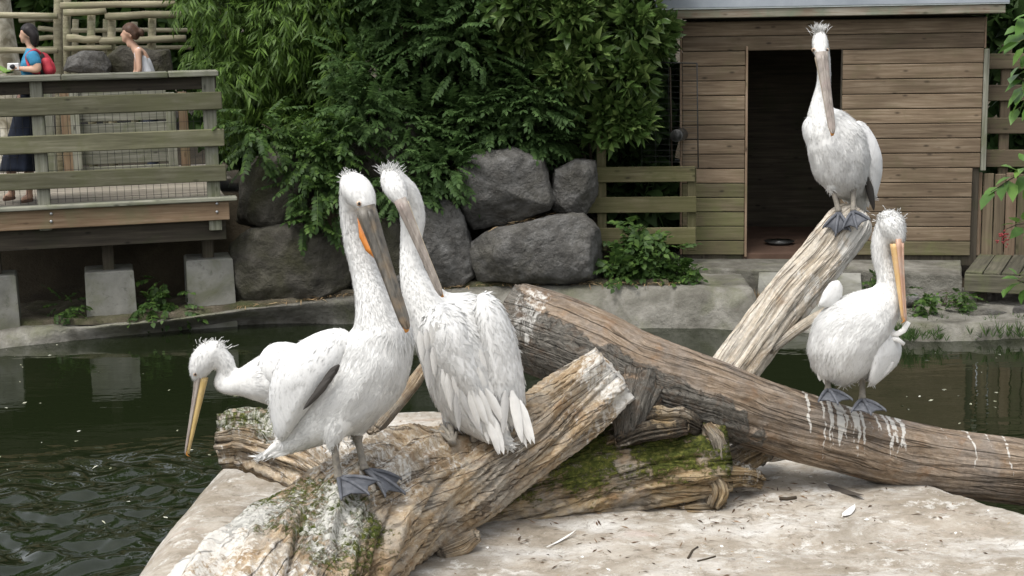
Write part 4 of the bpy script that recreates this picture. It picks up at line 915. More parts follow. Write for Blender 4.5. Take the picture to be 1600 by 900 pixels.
log('log_offcut', 'small grey cut log lying behind the end of the mossy log', [(1160, 742, 7.75, 17), (1200, 735, 7.8, 18), (1255, 724, 7.85, 17)], M['logA'], None, nl=60, nr=50, low=.03, ridge=.008, fine=.003, masks=lambda s, up, d, p, nz: (.6, 0, .35 * up), endn=.01, seed=30)
def mkD(s, up, d, p, nz):
    return (.05, .5 * sstep(.52, .3, s) * sstep(.0, .8, d.x) + .1 * nz, .24 + .52 * sstep(.5, .95, s) * sstep(.4, -.5, d.y) * sstep(-.5, .6, d.x + .4 * nz) + .25 * nz)
Dl = log('leaning_log', 'pale stripped log leaning up to the right, topped by the highest pelican', [(1025, 742, 7.95, 34), (1085, 660, 8.0, 35), (1160, 560, 8.1, 36), (1220, 480, 8.15, 37), (1280, 410, 8.2, 37), (1316, 364, 8.22, 37), (1334, 342, 8.23, 33), (1341, 333, 8.24, 20)], M['logD'], nl=260, nr=110, low=.05, ridge=.010, fine=.004, masks=mkD, endn=.02, seed=8)
log('knot', None, [(1205, 545, 8.05, 9), (1250, 512, 8.05, 8), (1285, 490, 8.1, 7), (1300, 478, 8.15, 4)], M['logD'], Dl, nl=30, nr=20, low=.06, ridge=.003, fine=.002, seed=9)

# ---- litter on the island: bits, twigs, feathers
def isl():
    while True:
        u, v = rnd(600, 1600), rnd(650, 900)
        p = G(u, v, .55); 
        if sdist(np.array([p.x]), np.array([p.y]))[0] > .2 : return Vector((p.x, p.y, island_z(p.x, p.y) + .004))
def isl_clump():
    c = random.choice(((1180, 775, 70), (1080, 830, 80), (1150, 800, 60), (1400, 800, 120), (900, 850, 70), (760, 660, 60)))
    p = G(random.gauss(c[0], c[2]), random.gauss(c[1], c[2] * .3), .55); return Vector((p.x, p.y, island_z(p.x, p.y) + .004))
tag(bits('ground_litter', 300, isl_clump, .045, .004, M['deadleaf'], .2), 'dark bark crumbs trodden into the pale island ground', 'litter')
tag(bits('ground_litter', 90, isl, .03, .005, M['deadleaf'], .2), 'scattered brown crumbs over the island', 'litter')
tag(bits('ground_litter', 70, isl, .05, .0025, M['straw'], .15), 'straw bits strewn over the island', 'litter')
M['guano'] = m_plain('white_down', (.74, .73, .70), .9)
tag(bits('down_litter', 60, isl, .022, .007, M['guano'], .3), 'tiny white down scraps on the island', 'litter')
def feather_geo(L, w, bend=.12, n=9, cup=.25):
    V = []; F = []
    for i in range(n):
        t = i / (n - 1); k = w * min(1, .25 + t * 3.2) * max(0, 1 - t ** 3.2) ** .75; z = bend * L * t * t
        V += [(t * L, k, z - cup * k), (t * L, k * .45, z - cup * .2 * k), (t * L, 0, z + .002), (t * L, -k * .45, z - cup * .2 * k), (t * L, -k, z - cup * k)]
    for i in range(n - 1):
        for j in range(4): F.append((i * 5 + j, i * 5 + j + 1, i * 5 + j + 6, i * 5 + j + 5))
    return V, F
M['darkfeather'] = m_plain('dark_quill', (.07, .06, .05), .6); M['whitefeather'] = m_plain('white_quill', (.74, .73, .70), .7)
def lying(u0, v0, u1, v1, w, label, mat):
    p, q = G(u0, v0, .57), G(u1, v1, .57); p.z = island_z(p.x, p.y) + .012; q.z = island_z(q.x, q.y) + .012; d = q - p
    r = thing('feather', label, 'feather', p); v, f = feather_geo(d.length, w, .06); Mx = orient(p, d)
    mk('vane', [Mx @ Vector(a) for a in v], f, mat, r, True); tube('quill', [p - d * .14, p, q], [.002, .0022, .0008], M['whitefeather'], r, 6)
lying(1295, 752, 1350, 776, .034, 'dark brown feather lying on the island beneath the fallen trunk', M['darkfeather'])
lying(1318, 800, 1336, 786, .02, 'small white feather on the island under the dark one', M['whitefeather'])
lying(860, 848, 900, 826, .007, 'slim white feather on the island in front of the mossy log', M['whitefeather'])
def stick(label, pts, r):
    w = [G(u, v, .57) for u, v in pts]; 
    for q in w: q.z = island_z(q.x, q.y) + r * .8
    return tag(tube('twig', w, [r] * len(w), M['twig'], None, 6), label, 'twig')
stick('short dark stick on the island right of the mossy log root', [(1218, 774), (1230, 775), (1244, 773)], .009)
stick('thin twig pointing up on the open ground at bottom centre', [(1075, 866), (1082, 855), (1090, 848)], .005)
stick('thin pale twig lying low on the open ground', [(1090, 872), (1104, 868), (1118, 865)], .004)
# floating bits on the pond
M['bit'] = m_leaf('floating_bit', (.16, .17, .10), (.40, .40, .30), (.62, .62, .54), .6, .1)
def pond():
    while True:
        u, v = rnd(0, 620), rnd(530, 860)
        if rnd(0, 1) < .25: u, v = rnd(1400, 1600), rnd(545, 690)
        p = G(u, v, 0); 
        if sdist(np.array([p.x]), np.array([p.y]))[0] < -.5: return p + Vector((0, 0, .003))
tag(bits('floating_debris', 95, pond, .06, .007, M['bit'], .02), 'pale leaf scraps floating on the dark pond', 'debris')

# ================================================================ continuous bodies grown from chains of spheres
_bm = bmesh.new(); bmesh.ops.create_icosphere(_bm, subdivisions=2, radius=1.0); ICO_V = np.array([v.co[:] for v in _bm.verts]); _bm.verts.ensure_lookup_table()
ICO_F = np.array([[v.index for v in f.verts] for f in _bm.faces]); _bm.free()
def chain_samples(ch, Y0):
    """ch: list of (u, v, off, r px) -> sampled centres, radii, directions"""
    Q = [(*P(u, v, Y0 + o), r * S(u, v, Y0 + o)) for u, v, o, r in ch]
    if len(Q) == 1: return np.array([Q[0][:3]]), np.array([Q[0][3]]), np.array([[0, 0, -1.0]])
    L = sum((Vector(a[:3]) - Vector(b[:3])).length for a, b in zip(Q[:-1], Q[1:])); rm = min(q[3] for q in Q)
    n = int(min(90, max(6, L / (max(rm, .012) * .35)))); C = catmull(Q, n); D = np.gradient(C[:, :3], axis=0); D /= np.linalg.norm(D, axis=1)[:, None] + 1e-9
    return C[:, :3], np.maximum(C[:, 3], .002), D
def blob(name, chains, Y0, vox, mat, parent, smooth=8, sfac=.5, grow=0.0):
    cs, rs, ds, ids = [], [], [], []
    for k, ch in enumerate(chains):
        c, r, d = chain_samples(ch, Y0); cs.append(c); rs.append(r + grow); ds.append(d); ids.append(np.full(len(r), k))
    cs, rs, ds, ids = np.concatenate(cs), np.concatenate(rs), np.concatenate(ds), np.concatenate(ids)
    V = (ICO_V[None] * rs[:, None, None] + cs[:, None]).reshape(-1, 3); F = (ICO_F[None] + (np.arange(len(rs)) * len(ICO_V))[:, None, None]).reshape(-1, 3)
    o = bpy.data.objects.new(name + '_raw', mesh_np(name, V, F)); COL.objects.link(o)
    md = o.modifiers.new('r', 'REMESH'); md.mode = 'VOXEL'; md.voxel_size = vox
    s = o.modifiers.new('s', 'SMOOTH'); s.factor = sfac; s.iterations = smooth
    dg = bpy.context.evaluated_depsgraph_get(); me = bpy.data.meshes.new_from_object(o.evaluated_get(dg)); me.name = name
    bpy.data.objects.remove(o); me.polygons.foreach_set('use_smooth', [True] * len(me.polygons)); me.materials.clear(); me.materials.append(mat)
    ob = link(bpy.data.objects.new(name, me), parent); return ob, (cs, rs, ds, ids)
def m_plume(name, base, grey, streak=.4, sc=1.0):
    m = NT(name); c = m.coord(); f = m.noise(m.scale(c, (60 * sc, 60 * sc, 24 * sc)), 1, 6, .6, .3); g = m.noise(c, 5, 5)
    k = m.math('MULTIPLY', m.ramp(f, [(.45, 0.0), (.68, 1.0)]), m.ramp(g, [(.35, streak * .4), (.65, streak)]))
    r = m.n('NewGeometry', _o=8); col = m.mix(k, base, grey)
    return m.finish(col, .85, m.bump(f, .35, .006), .15, 0.0)
def m_blade(name, a, b):
    m = NT(name); r = m.n('NewGeometry', _o=8); col = m.ramp(r, [(0, a), (.25, b), (1, b)]); return m.finish(col, .85, None, .15, .2)
WHITE = (.73, .728, .705)
M['plume'] = m_plume('white_plumage', WHITE, (.47, .46, .44), .55)
M['blade'] = m_blade('white_feather_tips', (.60, .598, .58), (.75, .748, .73))
M['bladegrey'] = m_blade('grey_feather_tips', (.56, .555, .535), (.73, .728, .71))
M['wing'] = m_plume('white_wing', (.70, .70, .685), (.50, .50, .485), .5)
M['primary'] = m_plain('dark_flight_feathers', (.055, .05, .045), .6)
M['legskin'] = m_spot('grey_leg_skin', [(.3, (.13, .12, .105)), (.7, (.30, .27, .22))], 40, .6, .4, .003, 120)
M['web'] = m_spot('slate_web_skin', [(.3, (.06, .065, .075)), (.7, (.13, .135, .15))], 30, .5, .4, .003, 100)
M['eye'] = m_plain('dark_eye', (.02, .015, .01), .15, spec=.6)
M['eyeskin'] = m_plain('pale_eye_skin', (.55, .40, .28), .6)
M['nail'] = m_plain('orange_bill_nail', (.62, .27, .06), .4)
M['groove'] = m_plain('bill_groove_dark', (.05, .042, .035), .6)
def m_bill(name, a, b, edge):
    m = NT(name); uv = m.n('TexCoord', _o=3); f = m.noise(m.scale(uv, (45, 45, 9)), 1.0, 6, .6); g = m.noise(uv, 14, 5)
    col = m.mix(m.ramp(g, [(.5, 0.0), (.7, .7)]), m.ramp(f, [(.35, a), (.65, b)]), edge); return m.finish(col, .42, m.bump(f, .3, .003), .4)
M['billdark'] = m_bill('dark_grey_bill', (.055, .05, .042), (.15, .135, .11), (.20, .14, .08))
M['billgrey'] = m_bill('grey_pink_bill', (.17, .145, .125), (.34, .30, .26), (.26, .20, .18))
M['billpink'] = m_bill('orange_pink_bill', (.42, .25, .17), (.55, .36, .26), (.45, .38, .32))
M['pouch_orange'] = m_bill('orange_pouch', (.50, .165, .02), (.62, .23, .045), (.40, .14, .04))
M['pouch_yellow'] = m_bill('yellow_pouch', (.48, .34, .12), (.58, .43, .19), (.36, .27, .15))
M['pouch_peach'] = m_bill('peach_pouch', (.52, .33, .14), (.60, .42, .20), (.50, .30, .2))
M['pouch_pale'] = m_bill('pale_pouch', (.42, .34, .22), (.56, .48, .35), (.34, .28, .2))

def feathers(name, me, samp, n, rule, mat, parent):
    """short overlapping plumage blades over a body; rule(chain id, up, p) -> (length, width, lift) or None"""
    cs, rs, ds, ids = samp; tri = np.zeros(0); me.calc_loop_triangles(); nt = len(me.loop_triangles)
    ti = np.zeros(nt * 3, np.int32); me.loop_triangles.foreach_get('vertices', ti); ti = ti.reshape(-1, 3)
    co = np.zeros(len(me.vertices) * 3, np.float32); me.vertices.foreach_get('co', co); co = co.reshape(-1, 3)
    no = np.zeros(len(me.vertices) * 3, np.float32); me.vertices.foreach_get('normal', no); no = no.reshape(-1, 3)
    A = co[ti]; ar = np.linalg.norm(np.cross(A[:, 1] - A[:, 0], A[:, 2] - A[:, 0]), axis=1); pick = RNG.choice(nt, n, p=ar / ar.sum())
    w = RNG.dirichlet((1, 1, 1), n); p = (A[pick] * w[..., None]).sum(1); nn = no[ti[pick]].mean(1); nn /= np.linalg.norm(nn, axis=1)[:, None] + 1e-9
    V = []; NRM = []; F = []; near = np.array([np.argmin(((cs - q) ** 2).sum(1) / rs ** 2) for q in p])
    for i in range(n):
        r = rule(ids[near[i]], p[i], nn[i])
        if r is None: continue
        L, wd, lf = r; d = ds[near[i]] + RNG.normal(0, .22, 3); d = d - nn[i] * d.dot(nn[i]); ln = np.linalg.norm(d)
        if ln < 1e-3: continue
        d /= ln; s = np.cross(nn[i], d); L *= .6 + .8 * RNG.random(); lf *= .5 + RNG.random(); b = p[i] - nn[i] * .0015; o = len(V)
        V += [b, b + d * L * .5 + s * wd + nn[i] * lf * .35, b + d * L * .5 - s * wd + nn[i] * lf * .35, b + d * L + nn[i] * lf]
        nv = nn[i] + d * .12; NRM += [nv] * 4; F.append((o, o + 2, o + 3, o + 1))
    o = mk(name, np.array(V), np.array(F), mat, parent, True)
    o.data.normals_split_custom_set_from_vertices([tuple(q / np.linalg.norm(q)) for q in NRM]); return stuff(o)
def loft(name, st, side, mat, parent, nseg=14, ex=1.0):
    """st: (pos, half width, half height, dorsal offset); side: lateral vector"""
    V = []; F = []
    for i, (p, w, h, off) in enumerate(st):
        t = (st[min(i + 1, len(st) - 1)][0] - st[max(i - 1, 0)][0]).normalized(); s = (side - t * side.dot(t)).normalized(); d = t.cross(s)
        for k in range(nseg):
            th = 2 * math.pi * k / nseg; V.append(p + s * (w * math.cos(th)) + d * (h * math.sin(th) + off))
    for i in range(len(st) - 1):
        for k in range(nseg): k2 = (k + 1) % nseg; F.append((i * nseg + k, i * nseg + k2, (i + 1) * nseg + k2, (i + 1) * nseg + k))
    F += [tuple(range(nseg - 1, -1, -1)), tuple(range((len(st) - 1) * nseg, len(st) * nseg))]
    o = mk(name, V, F, mat, parent, True); fix_normals(o.data); return o
def bill(root, Y0, a, b, dorsal, mat, pmat, w=.026, pouch=.022, sag=.0, plen=1.0):
    """a, b: (u, v, off) base and tip; dorsal: world vector towards the upper side"""
    A, Bq = P(a[0], a[1], Y0 + a[2]), P(b[0], b[1], Y0 + b[2]); t = (Bq - A).normalized(); L = (Bq - A).length
    dr = (dorsal - t * dorsal.dot(t)).normalized(); side = dr.cross(t)          # t x side = dr... orientation fixed below
    if t.cross(side).dot(dr) < 0: side = -side
    prof = [(0, 1.2, .9), (.06, 1.15, .8), (.2, 1.0, .6), (.4, .86, .45), (.6, .76, .36), (.8, .72, .3), (.92, .64, .26), (.985, .4, .2), (1.0, .2, .12)]
    up = loft('bill', [(A + t * (L * q) - t * (.02 if q == 0 else 0), w * k, w * hh * .62, w * .18) for q, k, hh in prof], side, mat, root)
    ridge = loft('bill_ridge', [(A + t * (L * q), w * k * .28, w * .28 * (1 - .5 * q), w * hh * .62 + w * .12) for q, k, hh in prof[:-1]], side, mat, up, 8)
    for sd_ in (-1, 1): loft('bill_groove', [(A + t * (L * q) + side * (w * k * .55 * sd_), w * .05, w * .05, w * hh * .5 + w * .13) for q, k, hh in prof[1:-2]], side, M['groove'], up, 6)
    low = loft('pouch', [(A + t * (L * q * plen) - dr * sag * math.sin(math.pi * q), w * k * .92, pouch * (1.0 - .75 * q) + .004, -pouch * (1 - .75 * q) * .9) for q, k, hh in prof[:-1]], side, pmat, up)
    nail = loft('nail', [(A + t * (L * q), w * k, w * .2, w * .12 - dd) for q, k, dd in ((.95, .42, 0), (.975, .42, .002), (1.0, .34, .006), (1.018, .2, .014), (1.02, .08, .02))], side, M['nail'], up, 10)
    return up
def foot(root, c, fwd, up, size, mat=None):
    up = up.normalized(); f = (fwd - up * fwd.dot(up)).normalized(); s = up.cross(f); V = []; F = []
    ang = (-.62, -.31, .0, .31, .62); ln = (.86, .74, 1.0, .78, .9); toes = (0, 2, 4)
    ring = [c + (f * math.cos(a) + s * math.sin(a)) * size * l for a, l in zip(ang, ln)]; drop = up * size * .16
    for th in (.006, -.004):
        V += [c + up * th - f * size * .05] + [c + (q - c) * .5 + up * (th + .004 * (i % 2 == 0)) for i, q in enumerate(ring)] + [q + up * th * .6 - (drop * .35) for q in ring]
    for o, fl in ((0, 0), (11, 1)):
        for i in range(4):
            fs = [(o, o + 1 + i, o + 2 + i), (o + 1 + i, o + 6 + i, o + 7 + i, o + 2 + i)]; F += [tuple(reversed(q)) for q in fs] if fl else fs
    out = [0, 1, 6, 7, 8, 9, 10, 5]
    for a, b in zip(out, out[1:] + out[:1]): F.append((a, a + 11, b + 11, b))
    ft = mk('foot', V, F, mat or M['web'], root, True); fix_normals(ft.data)
    for i in toes:
        q = ring[i] - drop * .35; tube('toe', [c + up * .006, c.lerp(ring[i], .5) + up * .011, q + up * .004, q + (q - c) * .07 - up * .006], [.009, .0085, .006, .002], mat or M['web'], ft, 8, n=8)
    return ft
def leg(root, hip, ankle, r=.014):
    k = hip.lerp(ankle, .12); lg = tube('leg', [hip, k, hip.lerp(ankle, .25), hip.lerp(ankle, .7), ankle + Vector((0, 0, .004))], [r * 1.5, r * 1.45, r, r * .92, r * 1.25], M['legskin'], root, 10, n=14); return lg
def big_feather(root, Y0, u, v, off, du, dv, doff, w, mat, name='wing_feather', bend=-.05):
    p = P(u, v, Y0 + off); q = P(u + du, v + dv, Y0 + off + doff); d = q - p; L = d.length; n = (CAM - p).normalized(); n = (n - d.normalized() * n.dot(d.normalized())).normalized(); y = n.cross(d.normalized())
    g, f = feather_geo(L, w, bend, 8, .3); dn = d.normalized(); V = [p + dn * a[0] + y * a[1] + n * a[2] for a in g]
    return mk(name, V, f, mat, root, True)
def wing(root, Y0, poly, df, db, n, rule, mat=None, dirn=None):
    V, F = pillow_geo(poly, Y0, df, db, 44, 8, 2.2, 2); me = mesh_np('wing', V, F, True); fix_normals(me); me.materials.append(mat or M['wing']); w = link(bpy.data.objects.new('wing', me), root)
    a, b = dirn; d = np.array(P(b[0], b[1], Y0) - P(a[0], a[1], Y0)); d /= np.linalg.norm(d); c = np.array([P(p[0], p[1], Y0) for p in poly]).mean(0)
    samp = (np.array([c]), np.array([1.0]), np.array([d]), np.array([0])); feathers('wing_coverts', me, samp, n, rule, M['blade'], w); return w
def crest(root, Y0, u, v, off, n, spread, L, back):
    """ragged crest: thin curved plumes fanning out of the crown"""
    V = []; F = []; c = P(u, v + spread * 1.6, Y0 + off)
    for i in range(int(n * 6)):
        uu, vv = u + random.gauss(0, spread), v + random.gauss(0, spread * .5) + .25 * abs(random.gauss(0, spread)); p = P(uu, vv, Y0 + off + random.gauss(0, .018))
        d = (p - c).normalized() + Vector((random.gauss(0, .3), random.gauss(0, .3), random.gauss(.15, .25))) + back; d.normalize(); l = L * rnd(.25, 1.05) * (.55 + .45 * rnd(0, 1))
        b2 = (Vector((rnd(-1, 1), rnd(-1, 1), rnd(-.8, .1))) + back * .6) * l * .35; vv_, ff = tube_geo([p - d * .012, p + d * l * .5, p + d * l * .85 + b2 * .5, p + d * l + b2], [.0017, .0014, .0009, .0003], 3); o = len(V); V += vv_; F += [tuple(k + o for k in t) for t in ff]
    return stuff(mk('crest', V, F, M['blade'], root, True))
def eye(root, Y0, u, v, off, r=.007, skin=True):
    p = P(u, v, Y0 + off); n = (CAM - p).normalized()
    def ball(nm, c, rr, mt, par):
        V = ICO_V * rr + np.array(c); return mk(nm, V, ICO_F, mt, par, True)
    if skin: s = ball('eye_patch', p + n * -.004, r * 1.6, M['eyeskin'], root); ball('eye', p + n * r * .75, r, M['eye'], s)
    else: ball('eye', p, r, M['eye'], root)
CAMV = lambda u, v, Y: (CAM - P(u, v, Y)).normalized()
GROUP = 'pelicans on the logs'
VOX = .011

# ---- 1: tall pelican with orange pouch stripe
Y0 = 6.3
h1, n1 = hit(530, 752, 6.3); h2, n2 = hit(567, 738, 6.35); Y0 = h1.y + .05
b1 = thing('pelican', 'tall pelican with dark bill and orange pouch stripe, wing towards us, nearest the water', 'pelican', (h1 + h2) / 2, GROUP)
ch = [[(545, 283, .02, 15), (555, 294, 0, 25), (565, 306, -.03, 23), (573, 320, -.05, 16), (577, 330, -.06, 10)],
      [(551, 296, .03, 22), (549, 335, .05, 19), (556, 380, .05, 20), (572, 430, .03, 24), (588, 480, .0, 34), (598, 530, -.01, 48)],
      [(598, 532, -.01, 50), (582, 570, 0, 62), (555, 610, .01, 60), (515, 645, .03, 45), (470, 678, .05, 27), (430, 704, .06, 11), (408, 714, .07, 5)],
      [(535, 650, -.05, 26), (522, 680, -.06, 15), (520, 694, -.06, 9)], [(570, 640, .07, 26), (560, 668, .08, 14), (557, 680, .08, 9)]]
bd, sm = blob('body', ch, Y0, VOX, M['plume'], b1)
def rule1(i, p, n):
    if i == 0: return (.012, .0016, .003)
    if i == 1: return (.018, .0017, .0045)
    return (.044, .0030, .0022)
feathers('plumage', bd.data, sm, 20000, rule1, M['blade'], b1)
crest(b1, Y0, 547, 276, .02, 36, 6, .03, Vector((-.3, .15, .3))); eye(b1, Y0, 561, 318, -.085, .0065)
bill(b1, Y0, (573, 331, -.105), (636, 515, -.21), Vector((.45, -.8, .25)), M['billdark'], M['billdark'], .034, .016)
# orange pouch stripe beside the bill base
A_ = [(564, 340), (570, 368), (579, 388), (588, 402)]
loft('pouch_skin', [(P(u, v, Y0 - .07 - .022 * i), (.014, .022, .021, .008)[i], .016, 0) for i, (u, v) in enumerate(A_)], RT, M['pouch_orange'], b1)
wing(b1, Y0, [(534, 510, .0), (552, 520, 0), (556, 545, 0), (540, 575, 0), (513, 606, 0), (484, 640, .0), (460, 670, .02), (440, 698, .03), (430, 682, .03), (420, 640, .02), (419, 608, .0), (430, 570, 0), (456, 540, 0), (498, 517, 0)], .14, .03, 2600, lambda i, p, n: (.026, .0042, .0006), None, ((530, 530), (440, 680)))
for (u, v, du, dv, w) in ((530, 570, -32, 36, .016), (524, 580, -38, 42, .016), (516, 592, -44, 50, .015)):
    big_feather(b1, Y0, u, v, -.16, du, dv, .03, w, M['primary'], 'flight_feather')
for (u, v, du, dv, w) in ((470, 668, -62, 46, .022), (476, 676, -60, 40, .02), (482, 684, -58, 32, .02), (465, 660, -48, 48, .018)):
    big_feather(b1, Y0, u, v, .0, du, dv, .03, w, M['whitefeather'], 'tail_feather')
for h, n, uu, vv, oo in ((h1, n1, 521, 690, -.06), (h2, n2, 557, 678, .08)):
    ank = h + n * .012; leg(b1, P(uu, vv, Y0 + oo), ank, .0155)
    foot(b1, ank, Vector((.75, -.75, -.15)) if h is h1 else Vector((1, -.25, 0)), (n + Vector((0, 0, 1.0))), .175)

# ---- 2: pelican seen from behind, bill laid over its back
h1, n1 = hit(703, 694, 6.9); Y0 = h1.y + .12
b2 = thing('pelican', 'pelican seen from behind with ragged white back feathers and bill tucked over its shoulder', 'pelican', h1, GROUP)
ch = [[(606, 272, .02, 11), (612, 284, 0, 19), (619, 298, -.03, 18), (627, 312, -.05, 12)],
      [(616, 280, .03, 18), (636, 305, .07, 21), (645, 340, .09, 21), (642, 380, .08, 18), (644, 425, .04, 21), (660, 465, .02, 32), (690, 510, .02, 50)],
      [(690, 510, .02, 50), (712, 540, .02, 62), (730, 600, .02, 60), (750, 640, .0, 44), (772, 670, -.03, 24), (790, 690, -.05, 10)],
      [(700, 490, .03, 34), (735, 495, .03, 36), (765, 530, .04, 42), (772, 590, .03, 40)],
      [(712, 630, .03, 26), (704, 652, .0, 14), (702, 662, .0, 9)]]
bd, sm = blob('body', ch, Y0, VOX, M['plume'], b2)
feathers('plumage', bd.data, sm, 11000, lambda i, p, n: (.016, .0018, .0045) if i < 2 else (.05, .006, .004), M['blade'], b2)
crest(b2, Y0, 609, 268, .02, 46, 6.5, .05, Vector((.1, .1, .35)))
bill(b2, Y0, (628, 318, -.085), (690, 462, -.16), Vector((-.35, -.9, .3)), M['billgrey'], M['pouch_pale'], .024, .014)
wing(b2, Y0, [(660, 482, -.02), (690, 468, -.03), (722, 480, -.03), (742, 530, -.03), (758, 590, -.03), (764, 640, -.04), (745, 655, -.03), (712, 622, -.02), (680, 585, -.01), (655, 545, .0), (648, 510, 0)], .155, .03, 1500, lambda i, p, n: (.04, .007, .003), None, ((690, 480), (750, 640)))
wing(b2, Y0, [(738, 478, 0), (746, 455, .0), (764, 453, .02), (788, 480, .03), (806, 525, .04), (818, 580, .05), (822, 630, .04), (810, 664, .02), (786, 668, .0), (768, 640, -.01), (752, 590, -.01), (740, 530, 0)], .13, .05, 1700, lambda i, p, n: (.042, .007, .0025), None, ((755, 470), (805, 660)))
random.seed(5)
SHADES = [M['whitefeather'], M['whitefeather'], M['whitefeather'], m_plain('grey_white_quill', (.50, .495, .48), .7), m_plain('grey_quill', (.30, .295, .285), .7)]
rows = [((655, 515), (700, 500), 6, 52, 10, .017), ((668, 545), (725, 535), 7, 58, 14, .018), ((690, 580), (745, 575), 7, 62, 18, .019), ((712, 610), (757, 605), 6, 66, 24, .019)]
for (p0, p1, n, ln, dx, w) in rows:
    for k in range(n):
        t = k / (n - 1); u = p0[0] + (p1[0] - p0[0]) * t; v = p0[1] + (p1[1] - p0[1]) * t
        big_feather(b2, Y0, u + rnd(-3, 3), v + rnd(-4, 4), -.165 + .05 * abs(t - .5) , dx * rnd(.3, 1.6) - 6 + 14 * t, ln * rnd(.8, 1.15), .015 + .02 * t, w * rnd(.8, 1.15), random.choice(SHADES[:4]))
for k in range(16):
    t = (k % 8) / 7; r = k // 8; u = 750 + 48 * t + rnd(-3, 3); v = 545 + 45 * r + 22 * t
    big_feather(b2, Y0, u, v, -.13 + .06 * t, 10 + 8 * t + rnd(-3, 3), 72 + rnd(-8, 10), .03, .019 * rnd(.85, 1.15), random.choice(SHADES[:4]))
for (u, v, du, dv, w, s) in ((762, 610, -2, 62, .024, 3), (775, 600, 0, 72, .024, 4), (790, 610, -4, 70, .022, 3), (752, 625, 12, 70, .026, 0), (765, 640, 14, 72, .026, 0), (758, 645, 24, 66, .022, 0), (800, 610, 16, 84, .026, 0), (806, 620, 24, 76, .024, 0), (812, 625, 24, 70, .02, 0), (796, 620, 28, 82, .02, 0), (780, 640, -6, 60, .02, 4), (770, 650, 18, 62, .022, 0)):
    big_feather(b2, Y0, u, v, -.115 + rnd(-.01, .02), du, dv, -.01, w * .85, SHADES[s], 'tail_feather')
ank = h1 + n1 * .012; leg(b2, P(703, 655, Y0), ank, .0165); foot(b2, ank, Vector((-.5, .75, .1)), n1 + Vector((0, 0, 1.4)), .12, M['legskin'])
h3, n3 = hit(738, 688, 6.9); leg(b2, P(738, 660, Y0 - .05), h3 + n3 * .01, .0165); foot(b2, h3 + n3 * .01, Vector((-.3, .85, .1)), n3 + Vector((0, 0, 1.4)), .12, M['legskin'])

# ---- 3: pelican bending to the water
Y0 = 7.55
b3 = thing('pelican', 'pelican behind the front one, bending its yellow-edged bill down to the water', 'pelican', Vector((P(480, 640, Y0).x, Y0, .55)), GROUP)
ch = [[(340, 546, .03, 14), (328, 552, .01, 20), (318, 564, 0, 21), (311, 578, -.01, 16), (309, 588, -.01, 11)],
      [(332, 552, .02, 19), (350, 566, .03, 17), (353, 584, .03, 15), (347, 598, .02, 14), (358, 603, .01, 15), (380, 598, .01, 22), (405, 594, .02, 34)],
      [(405, 594, .02, 34), (440, 592, .05, 47), (490, 604, .1, 54), (540, 628, .14, 46), (575, 656, .16, 20), (590, 676, .17, 7)]]
bd, sm = blob('body', ch, Y0, VOX, M['plume'], b3)
feathers('plumage', bd.data, sm, 13000, lambda i, p, n: (.018, .0018, .006) if i == 0 else ((.016, .0018, .004) if i == 1 else (.044, .0034, .002)), M['blade'], b3)
crest(b3, Y0, 334, 540, .02, 50, 11, .022, Vector((.3, .1, -.1))); eye(b3, Y0, 305, 585, -.055, .006, True)
bill(b3, Y0, (312, 588, -.015), (291, 710, -.06), Vector((-.9, -.25, .1)), M['billgrey'], M['pouch_yellow'], .027, .020)
wing(b3, Y0, [(396, 582), (408, 548), (422, 535), (445, 533), (500, 545), (548, 585), (565, 630), (540, 652), (490, 640), (440, 622), (412, 606)], .14, .16, 2600, lambda i, p, n: (.026, .0042, .0006), None, ((410, 560), (560, 640)))
for uu in (478, 512):
    q = P(uu, 645, Y0 + .1); a_ = Vector((q.x, q.y, island_z(q.x, q.y) + .012)); leg(b3, q, a_); foot(b3, a_, Vector((-1, -.1, 0)), Vector((0, 0, 1)), .13)

# ---- 4: pelican on top of the leaning log, facing us
h1, n1 = hit(1311, 334, 8.1); h2, n2 = hit(1335, 334, 8.1); Y0 = 8.2
b4 = thing('pelican', 'pelican facing us on the top of the pale leaning log before the shed door', 'pelican', P(1325, 345, 8.2), GROUP)
ch = [[(1281, 54, .02, 9), (1281, 64, .0, 13), (1282, 76, -.03, 13), (1283, 86, -.06, 9)],
      [(1282, 68, .03, 13), (1287, 98, .07, 11.5), (1287, 130, .08, 12), (1282, 160, .06, 15), (1284, 185, .03, 24), (1296, 210, .01, 38)],
      [(1296, 205, .02, 38), (1308, 228, .02, 48), (1314, 255, .03, 46), (1322, 278, .07, 33), (1334, 298, .14, 20), (1346, 322, .2, 8)],
      [(1302, 272, .0, 18), (1300, 292, -.03, 8)], [(1334, 275, .04, 20), (1333, 296, .0, 8)]]
bd, sm = blob('body', ch, Y0, VOX, M['plume'], b4)
feathers('plumage', bd.data, sm, 13000, lambda i, p, n: (.016, .0018, .004) if i < 2 else (.044, .0034, .002), M['bladegrey'], b4)
crest(b4, Y0, 1280, 47, .02, 30, 4.5, .045, Vector((0, .1, .5)))
for u in (1271, 1292): eye(b4, Y0, u, 78, -.06, .006)
bill(b4, Y0, (1283.5, 88, -.10), (1301, 209, -.235), Vector((.1, -.9, .35)), M['billgrey'], M['pouch_pale'], .029, .014)
wing(b4, Y0, [(1330, 192, 0), (1342, 186, .02), (1356, 196, .04), (1370, 218, .05), (1379, 245, .06), (1379, 272, .07), (1372, 300, .09), (1366, 318, .1), (1362, 300, .08), (1352, 268, .05), (1340, 235, .02)], .08, .14, 1500, lambda i, p, n: (.026, .0042, .0006), None, ((1340, 190), (1370, 310)))
